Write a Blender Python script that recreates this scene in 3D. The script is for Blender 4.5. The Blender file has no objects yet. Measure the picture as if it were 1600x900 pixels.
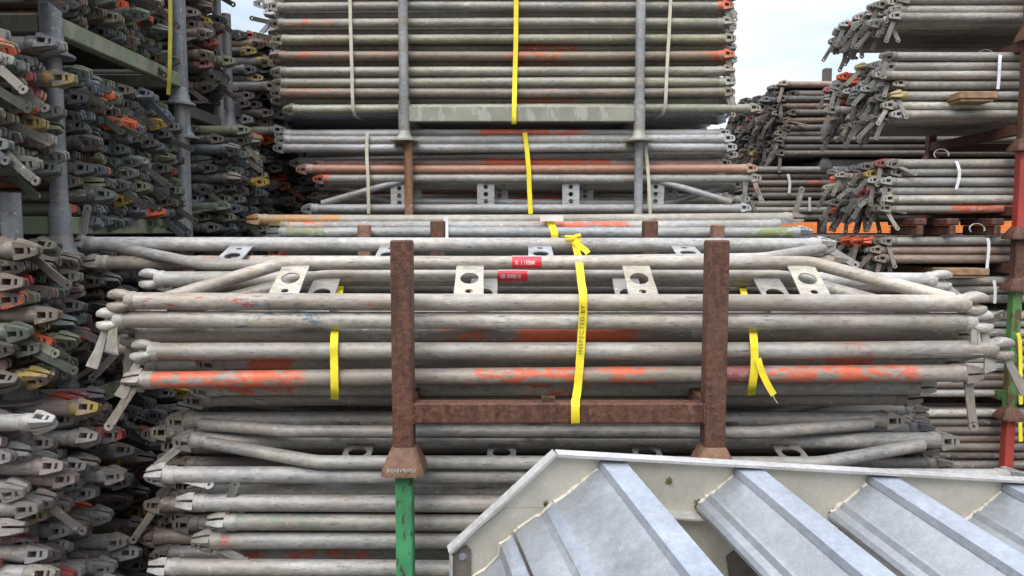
import bpy, bmesh, math, random
from mathutils import Vector, Matrix
R = math.radians
scene = bpy.context.scene
COL = scene.collection

# ------------------------------------------------------------------ camera
F = 1150.0; PITCH = R(4.5); CAMZ = 1.75
cam_data = bpy.data.cameras.new('camera'); cam = bpy.data.objects.new('camera', cam_data); COL.objects.link(cam)
cam.location = (0, 0, CAMZ); cam.rotation_euler = (R(90) - PITCH, 0, 0)
cam_data.sensor_width = 36; cam_data.lens = 36 * F / 1600; cam_data.clip_start = .05; cam_data.clip_end = 600
scene.camera = cam
# ------------------------------------------------------------------ sky
world = bpy.data.worlds.new('World'); scene.world = world; world.use_nodes = True
SUN_EL, SUN_ROT = 48, 200
wn, wl = world.node_tree.nodes, world.node_tree.links
for n in list(wn): wn.remove(n)
wo = wn.new('ShaderNodeOutputWorld'); bg = wn.new('ShaderNodeBackground'); sky = wn.new('ShaderNodeTexSky')
sky.sky_type = 'NISHITA'; sky.sun_disc = False; sky.sun_elevation = R(SUN_EL); sky.sun_rotation = R(SUN_ROT)
wtc = wn.new('ShaderNodeTexCoord'); wmp = wn.new('ShaderNodeMapping'); wmp.inputs['Scale'].default_value = (1, 1, 3.2)
wno = wn.new('ShaderNodeTexNoise'); wno.inputs['Scale'].default_value = 2.1; wno.inputs['Detail'].default_value = 7; wno.inputs['Roughness'].default_value = .55
wcr = wn.new('ShaderNodeValToRGB'); wcr.color_ramp.elements[0].position = .32; wcr.color_ramp.elements[1].position = .58
wmx = wn.new('ShaderNodeMix'); wmx.data_type = 'RGBA'
wl.new(wtc.outputs['Generated'], wmp.inputs['Vector']); wl.new(wmp.outputs[0], wno.inputs['Vector'])
wl.new(wno.outputs['Fac'], wcr.inputs[0])
wbr = wn.new('ShaderNodeMix'); wbr.data_type = 'RGBA'; wbr.inputs[0].default_value = .5
wl.new(sky.outputs[0], wbr.inputs[6]); wbr.inputs[7].default_value = (6.6, 7.6, 8.8, 1)
wl.new(wcr.outputs[0], wmx.inputs[0]); wl.new(wbr.outputs[2], wmx.inputs[6]); wmx.inputs[7].default_value = (8.2, 8.6, 9.0, 1)
wsx = wn.new('ShaderNodeSeparateXYZ'); wl.new(wtc.outputs['Generated'], wsx.inputs[0])
wmr = wn.new('ShaderNodeMapRange'); wmr.inputs[1].default_value = .30; wmr.inputs[2].default_value = .85; wmr.inputs[3].default_value = 1.0; wmr.inputs[4].default_value = 2.5; wl.new(wsx.outputs[2], wmr.inputs[0])
wvm = wn.new('ShaderNodeVectorMath'); wvm.operation = 'SCALE'; wl.new(wmx.outputs[2], wvm.inputs[0]); wl.new(wmr.outputs[0], wvm.inputs['Scale'])
wl.new(wvm.outputs[0], bg.inputs[0]); bg.inputs[1].default_value = 0.10; wl.new(bg.outputs[0], wo.inputs[0])
# ------------------------------------------------------------------ sun (thin cloud in front of it)
sd = bpy.data.lights.new('sun', 'SUN'); sd.energy = 1.5; sd.angle = R(32); sd.color = (1, .95, .88)
so = bpy.data.objects.new('sun', sd); COL.objects.link(so)
az = R(SUN_ROT); sv = Vector((math.sin(az) * math.cos(R(SUN_EL)), math.cos(az) * math.cos(R(SUN_EL)), math.sin(R(SUN_EL))))
so.rotation_euler = (-sv).to_track_quat('-Z', 'Y').to_euler()
vs = scene.view_settings; vs.view_transform = 'Standard'; vs.look = 'None'; vs.gamma = 1; vs.exposure = 0.50; vs.use_curve_mapping = False

# ------------------------------------------------------------------ helpers
cP, sP = math.cos(PITCH), math.sin(PITCH)
def W(px, py, Y):
    """world point seen at photo pixel (1600x900) at forward distance Y"""
    a, b = (px - 800) / F, (450 - py) / F
    d = Vector((a, cP + sP * b, cP * b - sP)); t = Y / d.y
    return Vector((d.x * t, Y, CAMZ + d.z * t))
class MB:
    def __init__(s): s.v = []; s.f = []; s.c = []; s.smooth = True
    def add(s, vs_, fs, M=None, col=None):
        b = len(s.v)
        for p in vs_:
            p = Vector(p); s.v.append(tuple(M @ p) if M is not None else tuple(p))
        s.f += [tuple(i + b for i in f) for f in fs]
        if col is not None: s.c += [col] * len(vs_)
    def box(s, x0, x1, y0, y1, z0, z1, M=None, col=None, b=0):
        if b:
            # bevelled box: chamfered along every edge via three crossed rings
            vs_ = []
            for (X, sx) in ((x0, 1), (x1, -1)):
                for (Y, sy) in ((y0, 1), (y1, -1)):
                    for (Z, sz) in ((z0, 1), (z1, -1)):
                        vs_ += [(X, Y + sy * b, Z + sz * b), (X + sx * b, Y, Z + sz * b), (X + sx * b, Y + sy * b, Z)]
            i = lambda a, c, d, k: ((a * 2 + c) * 2 + d) * 3 + k
            fs = [(i(0,0,0,0), i(0,0,1,0), i(0,1,1,0), i(0,1,0,0)), (i(1,0,0,0), i(1,1,0,0), i(1,1,1,0), i(1,0,1,0)),
                  (i(0,0,0,1), i(1,0,0,1), i(1,0,1,1), i(0,0,1,1)), (i(0,1,0,1), i(0,1,1,1), i(1,1,1,1), i(1,1,0,1)),
                  (i(0,0,0,2), i(0,1,0,2), i(1,1,0,2), i(1,0,0,2)), (i(0,0,1,2), i(1,0,1,2), i(1,1,1,2), i(0,1,1,2))]
            for a in (0, 1):
                for c in (0, 1):
                    fs += [(i(a,c,0,0), i(a,c,1,0), i(a,c,1,1), i(a,c,0,1)), (i(a,0,c,0), i(a,1,c,0), i(a,1,c,2), i(a,0,c,2)),
                           (i(0,a,c,1), i(1,a,c,1), i(1,a,c,2), i(0,a,c,2))]
                    for d in (0, 1): fs.append((i(a,c,d,0), i(a,c,d,1), i(a,c,d,2)))
            s.add(vs_, fs, M, col); return
        s.add([(x, y, z) for x in (x0, x1) for y in (y0, y1) for z in (z0, z1)],
              [(0,1,3,2), (4,6,7,5), (0,4,5,1), (2,3,7,6), (0,2,6,4), (1,5,7,3)], M, col)
    def rings(s, rings, close=True, caps=True, M=None, col=None):
        n = len(rings[0]); vs_ = [p for r in rings for p in r]; fs = []
        for k in range(len(rings) - 1):
            for j in range(n if close else n - 1):
                a, b_ = k * n + j, k * n + (j + 1) % n
                fs.append((a, b_, b_ + n, a + n))
        if caps: fs.append(tuple(range(n - 1, -1, -1))); fs.append(tuple(range((len(rings) - 1) * n, len(rings) * n)))
        s.add(vs_, fs, M, col)
    def tube(s, path, r, n=20, M=None, col=None):
        path = [Vector(p) for p in path]; rs = r if isinstance(r, (list, tuple)) else [r] * len(path)
        up = None; rings = []
        for k, p in enumerate(path):
            t = (path[min(k + 1, len(path) - 1)] - path[max(k - 1, 0)]).normalized()
            if up is None:
                up = Vector((0, 0, 1)) if abs(t.z) < .9 else Vector((0, 1, 0))
            up = (up - t * up.dot(t)).normalized(); sd_ = t.cross(up)
            rings.append([p + (sd_ * math.cos(2 * math.pi * j / n) + up * math.sin(2 * math.pi * j / n)) * rs[k] for j in range(n)])
        s.rings(rings, True, True, M, col)
    def lathe(s, prof, n=24, M=None, col=None):   # profile (r, z)
        s.rings([[Vector((r * math.cos(2 * math.pi * j / n), r * math.sin(2 * math.pi * j / n), z)) for j in range(n)] for r, z in prof], True, True, M, col)
    def prism(s, poly, d, col=None):              # closed polygon of Vectors extruded by vector d
        n = len(poly); vs_ = list(poly) + [p + d for p in poly]
        s.add(vs_, [tuple(range(n)), tuple(range(2 * n - 1, n - 1, -1))] + [(j, (j + 1) % n, (j + 1) % n + n, j + n) for j in range(n)], None, col)
    def mesh(s, name, sharp=35):
        m = bpy.data.meshes.new(name); m.from_pydata(s.v, [], s.f)
        m.polygons.foreach_set('use_smooth', [True] * len(m.polygons)); m.set_sharp_from_angle(angle=R(sharp))
        if s.c:
            ca = m.color_attributes.new('tint', 'FLOAT_COLOR', 'POINT')
            flat = [x for c in s.c for x in (c[0], c[1], c[2], 1)]
            ca.data.foreach_set('color', flat)
        m.update(); return m
    def build(s, name, mat, parent=None, loc=None, col=None, sharp=35):
        return obj(name, s.mesh(name, sharp), mat, parent, loc, col)
def obj(name, mesh, mat, parent=None, loc=None, col=None, M=None):
    if mat is not None and not mesh.materials: mesh.materials.append(mat)
    o = bpy.data.objects.new(name, mesh); COL.objects.link(o)
    if parent is not None: o.parent = parent
    if M is not None: o.matrix_local = M
    if loc is not None: o.location = loc
    if col is not None: o.color = (col[0], col[1], col[2], 1)
    return o
def tag(o, label=None, cat=None, group=None, kind=None):
    if label: o['label'] = label
    if cat: o['category'] = cat
    if group: o['group'] = group
    if kind: o['kind'] = kind
    return o
def thing(name, loc, label, cat, group=None):
    o = bpy.data.objects.new(name, None); COL.objects.link(o); o.location = loc; o.empty_display_size = .05
    return tag(o, label, cat, group)
# smooth a polyline's corners
def rounded(pts, rad=.12, n=5):
    out = [pts[0]]
    for k in range(1, len(pts) - 1):
        a, b, c = pts[k - 1], pts[k], pts[k + 1]
        p, q = b + (a - b).normalized() * rad, b + (c - b).normalized() * rad
        for i in range(n + 1):
            t = i / n; out.append(p * (1 - t) ** 2 + b * 2 * t * (1 - t) + q * t * t)
    return out + [pts[-1]]

# ------------------------------------------------------------------ materials
def newmat(name):
    m = bpy.data.materials.new(name); m.use_nodes = True
    nt = m.node_tree; return m, nt, nt.nodes['Principled BSDF']
def nd(nt, t, **kw):
    n = nt.nodes.new(t)
    for k, v in kw.items(): setattr(n, k, v)
    return n
def noise(nt, vec, scale, detail=4, rough=.55, stretch=None):
    if stretch:
        mp = nd(nt, 'ShaderNodeMapping'); mp.inputs['Scale'].default_value = stretch; nt.links.new(vec, mp.inputs[0]); vec = mp.outputs[0]
    n = nd(nt, 'ShaderNodeTexNoise'); n.inputs['Scale'].default_value = scale; n.inputs['Detail'].default_value = detail; n.inputs['Roughness'].default_value = rough
    nt.links.new(vec, n.inputs['Vector']); return n.outputs['Fac']
def ramp(nt, fac, a, b, va=0, vb=1):
    r = nd(nt, 'ShaderNodeMapRange'); r.inputs[1].default_value = a; r.inputs[2].default_value = b; r.inputs[3].default_value = va; r.inputs[4].default_value = vb
    nt.links.new(fac, r.inputs[0]); return r.outputs[0]
def mathn(nt, op, a, b=None):
    n = nd(nt, 'ShaderNodeMath', operation=op)
    for i, x in enumerate((a, b)):
        if x is None: continue
        if isinstance(x, (int, float)): n.inputs[i].default_value = x
        else: nt.links.new(x, n.inputs[i])
    return n.outputs[0]
def mix(nt, fac, a, b, mode='MIX'):
    n = nd(nt, 'ShaderNodeMix', data_type='RGBA', blend_type=mode)
    for i, x in ((0, fac), (6, a), (7, b)):
        if isinstance(x, (int, float)): n.inputs[i].default_value = x
        elif isinstance(x, tuple): n.inputs[i].default_value = x + (1,) if len(x) == 3 else x
        else: nt.links.new(x, n.inputs[i])
    return n.outputs[2]
def coords(nt, rnd=True):
    tc = nd(nt, 'ShaderNodeTexCoord')
    if not rnd: return tc.outputs['Object']
    oi = nd(nt, 'ShaderNodeObjectInfo'); sc_ = mathn(nt, 'MULTIPLY', oi.outputs['Random'], 37.0)
    v = nd(nt, 'ShaderNodeVectorMath', operation='ADD'); nt.links.new(tc.outputs['Object'], v.inputs[0]); nt.links.new(sc_, v.inputs[1]); return v.outputs[0]
def bump(nt, bsdf, h, strength=.3, dist=.002):
    b = nd(nt, 'ShaderNodeBump'); b.inputs['Strength'].default_value = strength; b.inputs['Distance'].default_value = dist
    nt.links.new(h, b.inputs['Height']); nt.links.new(b.outputs[0], bsdf.inputs['Normal'])

def steel_mat(name, source):
    m, nt, b = newmat(name); v = coords(nt)
    if source == 'object': base = nd(nt, 'ShaderNodeObjectInfo').outputs['Color']
    else: base = nd(nt, 'ShaderNodeAttribute', attribute_name='tint').outputs['Color']
    rv = nd(nt, 'ShaderNodeObjectInfo').outputs['Random']; rw = mathn(nt, 'FRACT', mathn(nt, 'MULTIPLY', rv, 17.3)); base = mix(nt, 1.0, base, (1.12, 1.085, 1.05), 'MULTIPLY')
    n1 = noise(nt, v, 5, 6, .6, (.5, 1, 1)); n2 = noise(nt, v, 70, 6, .7, (.5, 1, 1)); n3 = noise(nt, v, 130, 5, .75, (.13, 1, 1))
    c = mix(nt, 1.0, base, ramp(nt, n1, .3, .7, .66, 1.32), 'MULTIPLY')
    c = mix(nt, 1.0, c, ramp(nt, n2, .3, .7, .70, 1.30), 'MULTIPLY')
    c = mix(nt, ramp(nt, noise(nt, v, 16, 5, .65, (.5, 1, 1)), .40, .60, 0, .5), c, mix(nt, 1.0, c, (.90, .97, 1.10), 'MULTIPLY')); c = mix(nt, ramp(nt, noise(nt, v, 11, 5, .65, (.4, 1.2, 1)), .50, .62, 0, .6), c, mix(nt, 1.0, c, (1.12, 1.0, .90), 'MULTIPLY'))
    # brown / ochre dirt film and pale cement splashes, dark scuffs along the tube
    nb = noise(nt, v, 9, 5, .65, (.35, 1, 1)); c = mix(nt, mathn(nt, 'MULTIPLY', ramp(nt, nb, .42, .66, 0, .9), rv), c, (.23, .185, .14))
    ns = noise(nt, v, 55, 7, .75, (.55, 1, 1)); c = mix(nt, mathn(nt, 'MULTIPLY', ramp(nt, ns, .58, .66, 0, .95), rw), c, (.56, .53, .48))
    c = mix(nt, ramp(nt, n3, .585, .64, 0, .7), c, (.07, .065, .06))
    nk = noise(nt, v, 95, 5, .7, (.35, 1, 1)); c = mix(nt, ramp(nt, nk, .665, .70, 0, .7), c, (.06, .055, .05))
    if source == 'object':
        tc = nd(nt, 'ShaderNodeTexCoord'); ox = nd(nt, 'ShaderNodeSeparateXYZ'); nt.links.new(tc.outputs['Object'], ox.inputs[0])
        x = mathn(nt, 'ADD', ox.outputs[0], mathn(nt, 'MULTIPLY', mathn(nt, 'SUBTRACT', n1, .5), .12))
        npz = noise(nt, v, 36, 9, .78, (.4, 1, 1))
        x = mathn(nt, 'ADD', x, mathn(nt, 'MULTIPLY', mathn(nt, 'SUBTRACT', npz, .5), .5))
        for cn, rn in (('paint_color', 'paint_range'), ('paint_color', 'paint_range_b'), ('paint_color', 'paint_range_c'), ('mark_color', 'mark_range')):
            pc = nd(nt, 'ShaderNodeAttribute', attribute_type='OBJECT', attribute_name=cn).outputs['Vector']
            pr = nd(nt, 'ShaderNodeAttribute', attribute_type='OBJECT', attribute_name=rn).outputs['Vector']
            sp = nd(nt, 'ShaderNodeSeparateXYZ'); nt.links.new(pr, sp.inputs[0])
            ina = mathn(nt, 'GREATER_THAN', x, sp.outputs[0]); inb = mathn(nt, 'LESS_THAN', x, sp.outputs[1])
            th = mathn(nt, 'SUBTRACT', 1.0, sp.outputs[2])
            msk = mathn(nt, 'GREATER_THAN', npz, mathn(nt, 'ADD', .405, mathn(nt, 'MULTIPLY', th, .17)))
            msk = mathn(nt, 'MULTIPLY', mathn(nt, 'MULTIPLY', ina, inb), msk)
            pcv = mix(nt, 1.0, pc, ramp(nt, n2, .3, .7, .78, 1.15), 'MULTIPLY')
            c = mix(nt, mathn(nt, 'MULTIPLY', msk, .9), c, pcv)
    nt.links.new(c, b.inputs['Base Color']); b.inputs['Metallic'].default_value = .22
    nt.links.new(ramp(nt, n2, .3, .7, .42, .70), b.inputs['Roughness'])
    hb = mathn(nt, 'ADD', n2, mathn(nt, 'MULTIPLY', ns, .6)); bump(nt, b, hb, .5, .003)
    return m
STEEL = steel_mat('weathered_galvanised_steel', 'object'); STEELM = steel_mat('weathered_steel_mass', 'attr')

def paint_mat(name, col, rust=(.13, .055, .03), rustamt=.62, rough=.6, chip=30, met=0, var=.2, colmul=None):
    m, nt, b = newmat(name); v = coords(nt)
    n1 = noise(nt, v, 7, 5); n2 = noise(nt, v, chip, 6, .7, (1, 1, .45))
    c = mix(nt, 1.0, col, ramp(nt, n1, .3, .7, 1 - var, 1 + var), 'MULTIPLY')
    c = mix(nt, ramp(nt, n2, rustamt, rustamt + .03, 0, .9), c, rust)
    nt.links.new(c, b.inputs['Base Color']); b.inputs['Roughness'].default_value = rough; b.inputs['Metallic'].default_value = met
    bump(nt, b, n2, .35, .0015); return m
def rust_mat(name, a, b_, c_, pale=.0):
    m, nt, b = newmat(name); v = coords(nt)
    n1 = noise(nt, v, 9, 6, .65, (1, 1, .5)); n2 = noise(nt, v, 70, 5, .7); n3 = noise(nt, v, 120, 3, .5)
    c = mix(nt, ramp(nt, n1, .35, .65), a, b_)
    c = mix(nt, ramp(nt, n2, .38, .62, 0, .8), c, c_)
    c = mix(nt, ramp(nt, n3, .62, .66, 0, .7), c, (.035, .016, .012)); c = mix(nt, ramp(nt, noise(nt, v, 34, 6, .75, (1, 1, .3)), .62, .68, 0, .4), c, (.26, .16, .12))
    c = mix(nt, ramp(nt, noise(nt, v, 3.5, 7, .7), .42, .62, 0, .35), c, (.10, .055, .038)); c = mix(nt, ramp(nt, noise(nt, v, 14, 5, .7, (1.6, 1.6, .25)), .52, .60, 0, .45), c, tuple(x * .45 for x in a))
    if pale: c = mix(nt, ramp(nt, noise(nt, v, 26, 6, .75), .60, .64, 0, pale), c, (.5, .45, .42))
    nt.links.new(c, b.inputs['Base Color']); b.inputs['Roughness'].default_value = .72
    bump(nt, b, mathn(nt, 'ADD', n2, n3), .7, .0025); return m
RUST = rust_mat('rusty_steel', (.042, .014, .009), (.085, .029, .016), (.165, .070, .042))
RUSTO = rust_mat('orange_rusty_steel', (.22, .095, .04), (.30, .14, .065), (.20, .12, .09), .75)
RUSTP = rust_mat('rusty_post_tube', (.26, .12, .075), (.19, .10, .075), (.32, .19, .13))
GREEN = paint_mat('green_painted_steel', (.05, .235, .10), (.06, .045, .03), .56, .6, 44, 0, .35)
GREEN2 = paint_mat('faded_green_painted_steel', (.085, .20, .06), (.10, .045, .028), .52, .5, 20)
REDP = paint_mat('red_painted_steel', (.34, .045, .035), (.13, .05, .03), .60, .5, 22)
DKRED = paint_mat('dark_red_painted_steel', (.13, .045, .04), (.06, .035, .03), .5, .6, 18)
BEAMG = paint_mat('mossy_beam_steel', (.15, .17, .11), (.22, .20, .16), .52, .6, 12)
DARKB = paint_mat('dark_beam_steel', (.07, .065, .065), (.12, .08, .06), .55, .6, 12)
OLIVE = paint_mat('lichen_grey_beam', (.24, .235, .19), (.34, .33, .29), .52, .6, 16)
def web_mat(name, col):
    m, nt, b = newmat(name); v = coords(nt, False)
    n = noise(nt, v, 22, 6, .7); c = mix(nt, 1.0, col, ramp(nt, n, .3, .7, .80, 1.1), 'MULTIPLY'); c = mix(nt, ramp(nt, noise(nt, v, 9, 6, .7), .52, .68, 0, .5), c, (col[0] * .55, col[1] * .52, col[2] + .03))
    wv = nd(nt, 'ShaderNodeTexWave'); wv.inputs['Scale'].default_value = 260; wv.bands_direction = 'Z'; nt.links.new(v, wv.inputs['Vector'])
    nt.links.new(c, b.inputs['Base Color']); b.inputs['Roughness'].default_value = .7; bump(nt, b, wv.outputs['Fac'], .3, .0008); return m
YEL = web_mat('yellow_webbing', (.86, .70, .025)); CREAM = web_mat('cream_webbing', (.55, .50, .38)); WHITEB = web_mat('white_plastic_band', (.72, .72, .72))
YEL2 = web_mat('dull_yellow_webbing', (.38, .33, .03))
def plain(name, col, rough=.6, met=0, var=.15, scale=12):
    m, nt, b = newmat(name); v = coords(nt); n = noise(nt, v, scale, 5)
    nt.links.new(mix(nt, 1.0, col, ramp(nt, n, .3, .7, 1 - var, 1 + var), 'MULTIPLY'), b.inputs['Base Color'])
    b.inputs['Roughness'].default_value = rough; b.inputs['Metallic'].default_value = met; return m
REDS = plain('red_sticker', (.70, .03, .05), .4); WPRINT = plain('white_print', (.75, .72, .70), .5); BPRINT = plain('black_print', (.03, .03, .025), .6)
WOOD = plain('weathered_timber', (.26, .155, .09), .8, 0, .35, 25)
ORANGE = plain('orange_mesh_netting', (.72, .18, .02), .6)
def alu_mat(name, col, spl, bl):
    m, nt, b = newmat(name); v = coords(nt, False)
    n1 = noise(nt, v, 4, 6, .6); n2 = noise(nt, v, 60, 6, .7); n3 = noise(nt, v, 260, 3, .6)
    c = mix(nt, ramp(nt, n1, .35, .65), col, bl)
    c = mix(nt, ramp(nt, n2, .45, .7, 0, .35), c, spl)
    c = mix(nt, 1.0, c, ramp(nt, n2, .3, .7, .90, 1.1), 'MULTIPLY'); c = mix(nt, ramp(nt, n3, .585, .65, 0, .45), c, tuple(min(1, x * 1.5) for x in col))
    c = mix(nt, 1.0, c, ramp(nt, noise(nt, v, 9, 4, .6), .3, .7, .86, 1.14), 'MULTIPLY')
    c = mix(nt, ramp(nt, noise(nt, v, 16, 7, .75), .66, .71, 0, .45), c, (.20, .18, .13))
    nt.links.new(c, b.inputs['Base Color']); b.inputs['Metallic'].default_value = .35
    nt.links.new(ramp(nt, n2, .3, .7, .42, .62), b.inputs['Roughness']); bump(nt, b, n3, .12, .0008); return m
ALUW = alu_mat('dirty_aluminium_web', (.52, .485, .41), (.44, .40, .32), (.58, .55, .48))
ALUT = alu_mat('weathered_aluminium_tread', (.31, .325, .35), (.37, .38, .40), (.26, .275, .30))
ALUR = alu_mat('smooth_aluminium_ridge', (.35, .38, .43), (.41, .44, .48), (.31, .34, .40))
ALUE = alu_mat('bright_aluminium_edge', (.52, .51, .51), (.64, .62, .61), (.44, .42, .40))
WELD = alu_mat('weld_bead_metal', (.58, .54, .47), (.42, .37, .28), (.66, .62, .56))
MOSS = plain('moss', (.13, .12, .04), .9, 0, .5, 60)
ROOFM = plain('pale_corrugated_metal', (.55, .62, .72), .5)
def ground_mat():
    m, nt, b = newmat('yard_ground'); v = coords(nt, False)
    c = mix(nt, ramp(nt, noise(nt, v, 1.2, 8), .35, .65), (.10, .09, .075), (.055, .052, .048))
    c = mix(nt, ramp(nt, noise(nt, v, 60, 4), .5, .7, 0, .6), c, (.17, .16, .14))
    nt.links.new(c, b.inputs['Base Color']); b.inputs['Roughness'].default_value = .9; bump(nt, b, noise(nt, v, 60, 4), .6, .01); return m

# ------------------------------------------------------------------ ground and far background
g = MB(); g.add([(-250, -60, 0), (250, -60, 0), (250, 400, 0), (-250, 400, 0)], [(0, 1, 2, 3)])
tag(g.build('ground', ground_mat()), kind='structure')

# ------------------------------------------------------------------ the coupling head, wedge and tube meshes shared by every ledger
TL = 2.36                                       # tube length between the heads
HL = .078
def head_geo(mb, M=None, col=None, n=12):
    r = .0262
    # collar where the casting is welded round the tube, then round-to-block body
    prof = [(-.012, .0243), (-.006, .0268), (.006, .0268), (.012, .0258)]
    rings = [[Vector((x, q * math.cos(2 * math.pi * j / n), q * math.sin(2 * math.pi * j / n))) for j in range(n)] for x, q in prof]
    def sq(x, hy, hz):
        out = []
        for j in range(n):
            a = 2 * math.pi * j / n; cx, sx = math.cos(a), math.sin(a); k = 1 / max(abs(cx), abs(sx)); k = 1 + (k - 1) * .55
            out.append(Vector((x, cx * k * hy, sx * k * hz)))
        return out
    rings.append(sq(.022, .0262, .0245))
    mb.rings(rings, True, True, M, col)
    for s in (1, -1):
        z0, z1a, z1b = .0035 * s, .0245 * s, .0135 * s
        xa, xb, xc, xd, xe, xf = .020, .026, .049, .057, .064, HL
        hy = lambda x: .0262 - .0142 * max(0, (x - .03)) / .048
        zt = lambda x: z1a + (z1b - z1a) * max(0, (x - .035)) / .043
        wy = .0085
        # two cheeks, plus cross pieces before, between and after the two openings
        def slab(xs, y0f, y1f):
            rr = []
            for x in xs: rr.append([Vector((x, y0f(x), z0)), Vector((x, y1f(x), z0)), Vector((x, y1f(x), zt(x))), Vector((x, y0f(x), zt(x)))])
            mb.rings(rr, True, True, M, col)
        slab([xa, .036, xf - .003, xf], lambda x: wy * (1 if x < xf else .9), lambda x: hy(x) * (1 if x < xf else .7))
        slab([xa, .036, xf - .003, xf], lambda x: -hy(x) * (1 if x < xf else .7), lambda x: -wy * (1 if x < xf else .9))
        for (p, q) in ((xa, xb), (xc, xd), (xe, xf)):
            slab([p, q], lambda x: -wy, lambda x: wy)
def wedge_geo(mb, L=.16, M=None, col=None, curve=0):
    # flat tapered drop-forged bar along +x with a hole near its far end and a hooked heel
    st = [(-.022, .010, 0), (-.012, .0145, 0), (.0, .0135, 0), (L * .5, .0115, curve * .3), (L * .78, .0125, curve * .7)]
    rings = [[Vector((x, -.0028, -h + dz)), Vector((x, .0028, -h + dz)), Vector((x, .0028, h + dz)), Vector((x, -.0028, h + dz))] for x, h, dz in st]
    mb.rings(rings, True, True, M, col)
    cx, cz, Ro, Ri, n = L * .78 + .010, curve * .8, .0135, .0048, 12
    vs_ = []; fs = []
    for j in range(n):
        a = 2 * math.pi * j / n
        for (q, y) in ((Ro, -.0028), (Ro, .0028), (Ri, -.0028), (Ri, .0028)): vs_.append((cx + q * math.cos(a), y, cz + q * math.sin(a)))
    for j in range(n):
        a, b_ = j * 4, ((j + 1) % n) * 4
        fs += [(a, b_, b_ + 1, a + 1), (a + 2, a + 3, b_ + 3, b_ + 2), (a, a + 2, b_ + 2, b_), (a + 1, b_ + 1, b_ + 3, a + 3)]
    mb.add(vs_, fs, M, col)
def tube_mesh(L, n=20, sag=0):
    rz = random.Random(int(L * 1e5)); a, b_, c_ = rz.uniform(-sag, sag), rz.uniform(-sag, sag), rz.uniform(-sag, sag) * .4
    mb = MB(); mb.tube([(L * k / 14, a * math.sin(math.pi * k / 14), b_ * math.sin(math.pi * k / 14) + c_ * math.sin(math.pi * k / 7)) for k in range(15)] if sag else [(0, 0, 0), (L * .25, 0, 0), (L * .5, 0, 0), (L * .75, 0, 0), (L, 0, 0)], .02415, n); return mb.mesh('tube')
hm = MB(); head_geo(hm, n=16); HEADM = hm.mesh('coupling_head', 30); HEADM.materials.append(STEEL)
hb_ = bmesh.new(); hb_.from_mesh(HEADM)
bmesh.ops.bevel(hb_, geom=[e for e in hb_.edges if len(e.link_faces) == 2 and e.calc_face_angle(0) > R(28)], offset=.0022, segments=2, affect='EDGES', clamp_overlap=True)
hb_.to_mesh(HEADM); hb_.free(); HEADM.polygons.foreach_set('use_smooth', [True] * len(HEADM.polygons)); HEADM.set_sharp_from_angle(angle=R(60))
def lobe_head():
    mb = MB(); n = 16
    prof = [(-.012, .0243), (-.006, .0272), (.006, .0272), (.014, .0255)]
    mb.rings([[Vector((x, q * math.cos(2 * math.pi * j / n), q * math.sin(2 * math.pi * j / n))) for j in range(n)] for x, q in prof])
    for s in (1, -1):
        rr = []
        for x, hy, hz, zc in ((.004, .022, .010, .012), (.016, .0245, .0135, .0155), (.030, .0245, .0150, .0180), (.044, .0225, .0150, .0185), (.056, .0180, .0125, .0175), (.066, .0120, .0085, .0155), (.0695, .005, .004, .0145)):
            rr.append([Vector((x, math.copysign(abs(math.cos(a)) ** .7, math.cos(a)) * hy, s * zc + math.copysign(abs(math.sin(a)) ** .7, math.sin(a)) * hz)) for a in [2 * math.pi * j / n for j in range(n)]])
        mb.rings(rr)
    m = mb.mesh('coupling_head', 50); m.materials.append(STEEL); return m
HEADF = lobe_head()
def flared_wedge(curve):
    mb = MB(); st = [(-.03, .008, .006), (-.02, .011, .003), (0, .0095, 0), (.05, .0105, curve * .1), (.09, .0125, curve * .4), (.125, .0165, curve), (.140, .0175, curve * 1.3), (.143, .0165, curve * 1.35)]
    mb.rings([[Vector((x, -.0026, -h + dz)), Vector((x, .0026, -h + dz)), Vector((x, .0034, dz)), Vector((x, .0026, h + dz)), Vector((x, -.0026, h + dz)), Vector((x, -.0034, dz))] for x, h, dz in st])
    m = mb.mesh('wedge', 40); m.materials.append(STEEL); return m
WEDF = [flared_wedge(c) for c in (.012, -.006)]
WEDM = []
for k in range(4):
    wm = MB(); wedge_geo(wm, (.15, .165, .18, .155)[k], None, None, (0, .006, -.008, .012)[k]); mm = wm.mesh('wedge', 30); mm.materials.append(STEEL); WEDM.append(mm)
TUBEM = tube_mesh(TL, 16); TUBEM.materials.append(STEEL)

def frame_x(d, up=Vector((0, 0, 1))):
    """rotation whose x axis is d and whose z axis leans to up"""
    d = d.normalized(); z = (up - d * up.dot(d)).normalized(); y = z.cross(d)
    return Matrix((d, y, z)).transposed().to_4x4()
GREY = [(.33, .32, .30), (.30, .29, .28), (.36, .34, .31), (.27, .27, .27), (.34, .33, .33)]
GREENISH = [(.22, .245, .16), (.18, .205, .165), (.25, .25, .17), (.17, .195, .19), (.20, .22, .20)]
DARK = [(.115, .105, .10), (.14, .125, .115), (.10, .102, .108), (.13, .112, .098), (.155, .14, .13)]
BLUE = [(.22, .25, .29), (.25, .27, .30), (.20, .22, .25)]
PKG = [(.31, .26, .25), (.26, .23, .23)]
BROWN = [(.22, .16, .13), (.24, .18, .15), (.19, .15, .13)]
ORG = (.60, .115, .05); YELP = (.36, .25, .06); PINK = (.30, .085, .08); REDPC = (.42, .05, .04)

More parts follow.
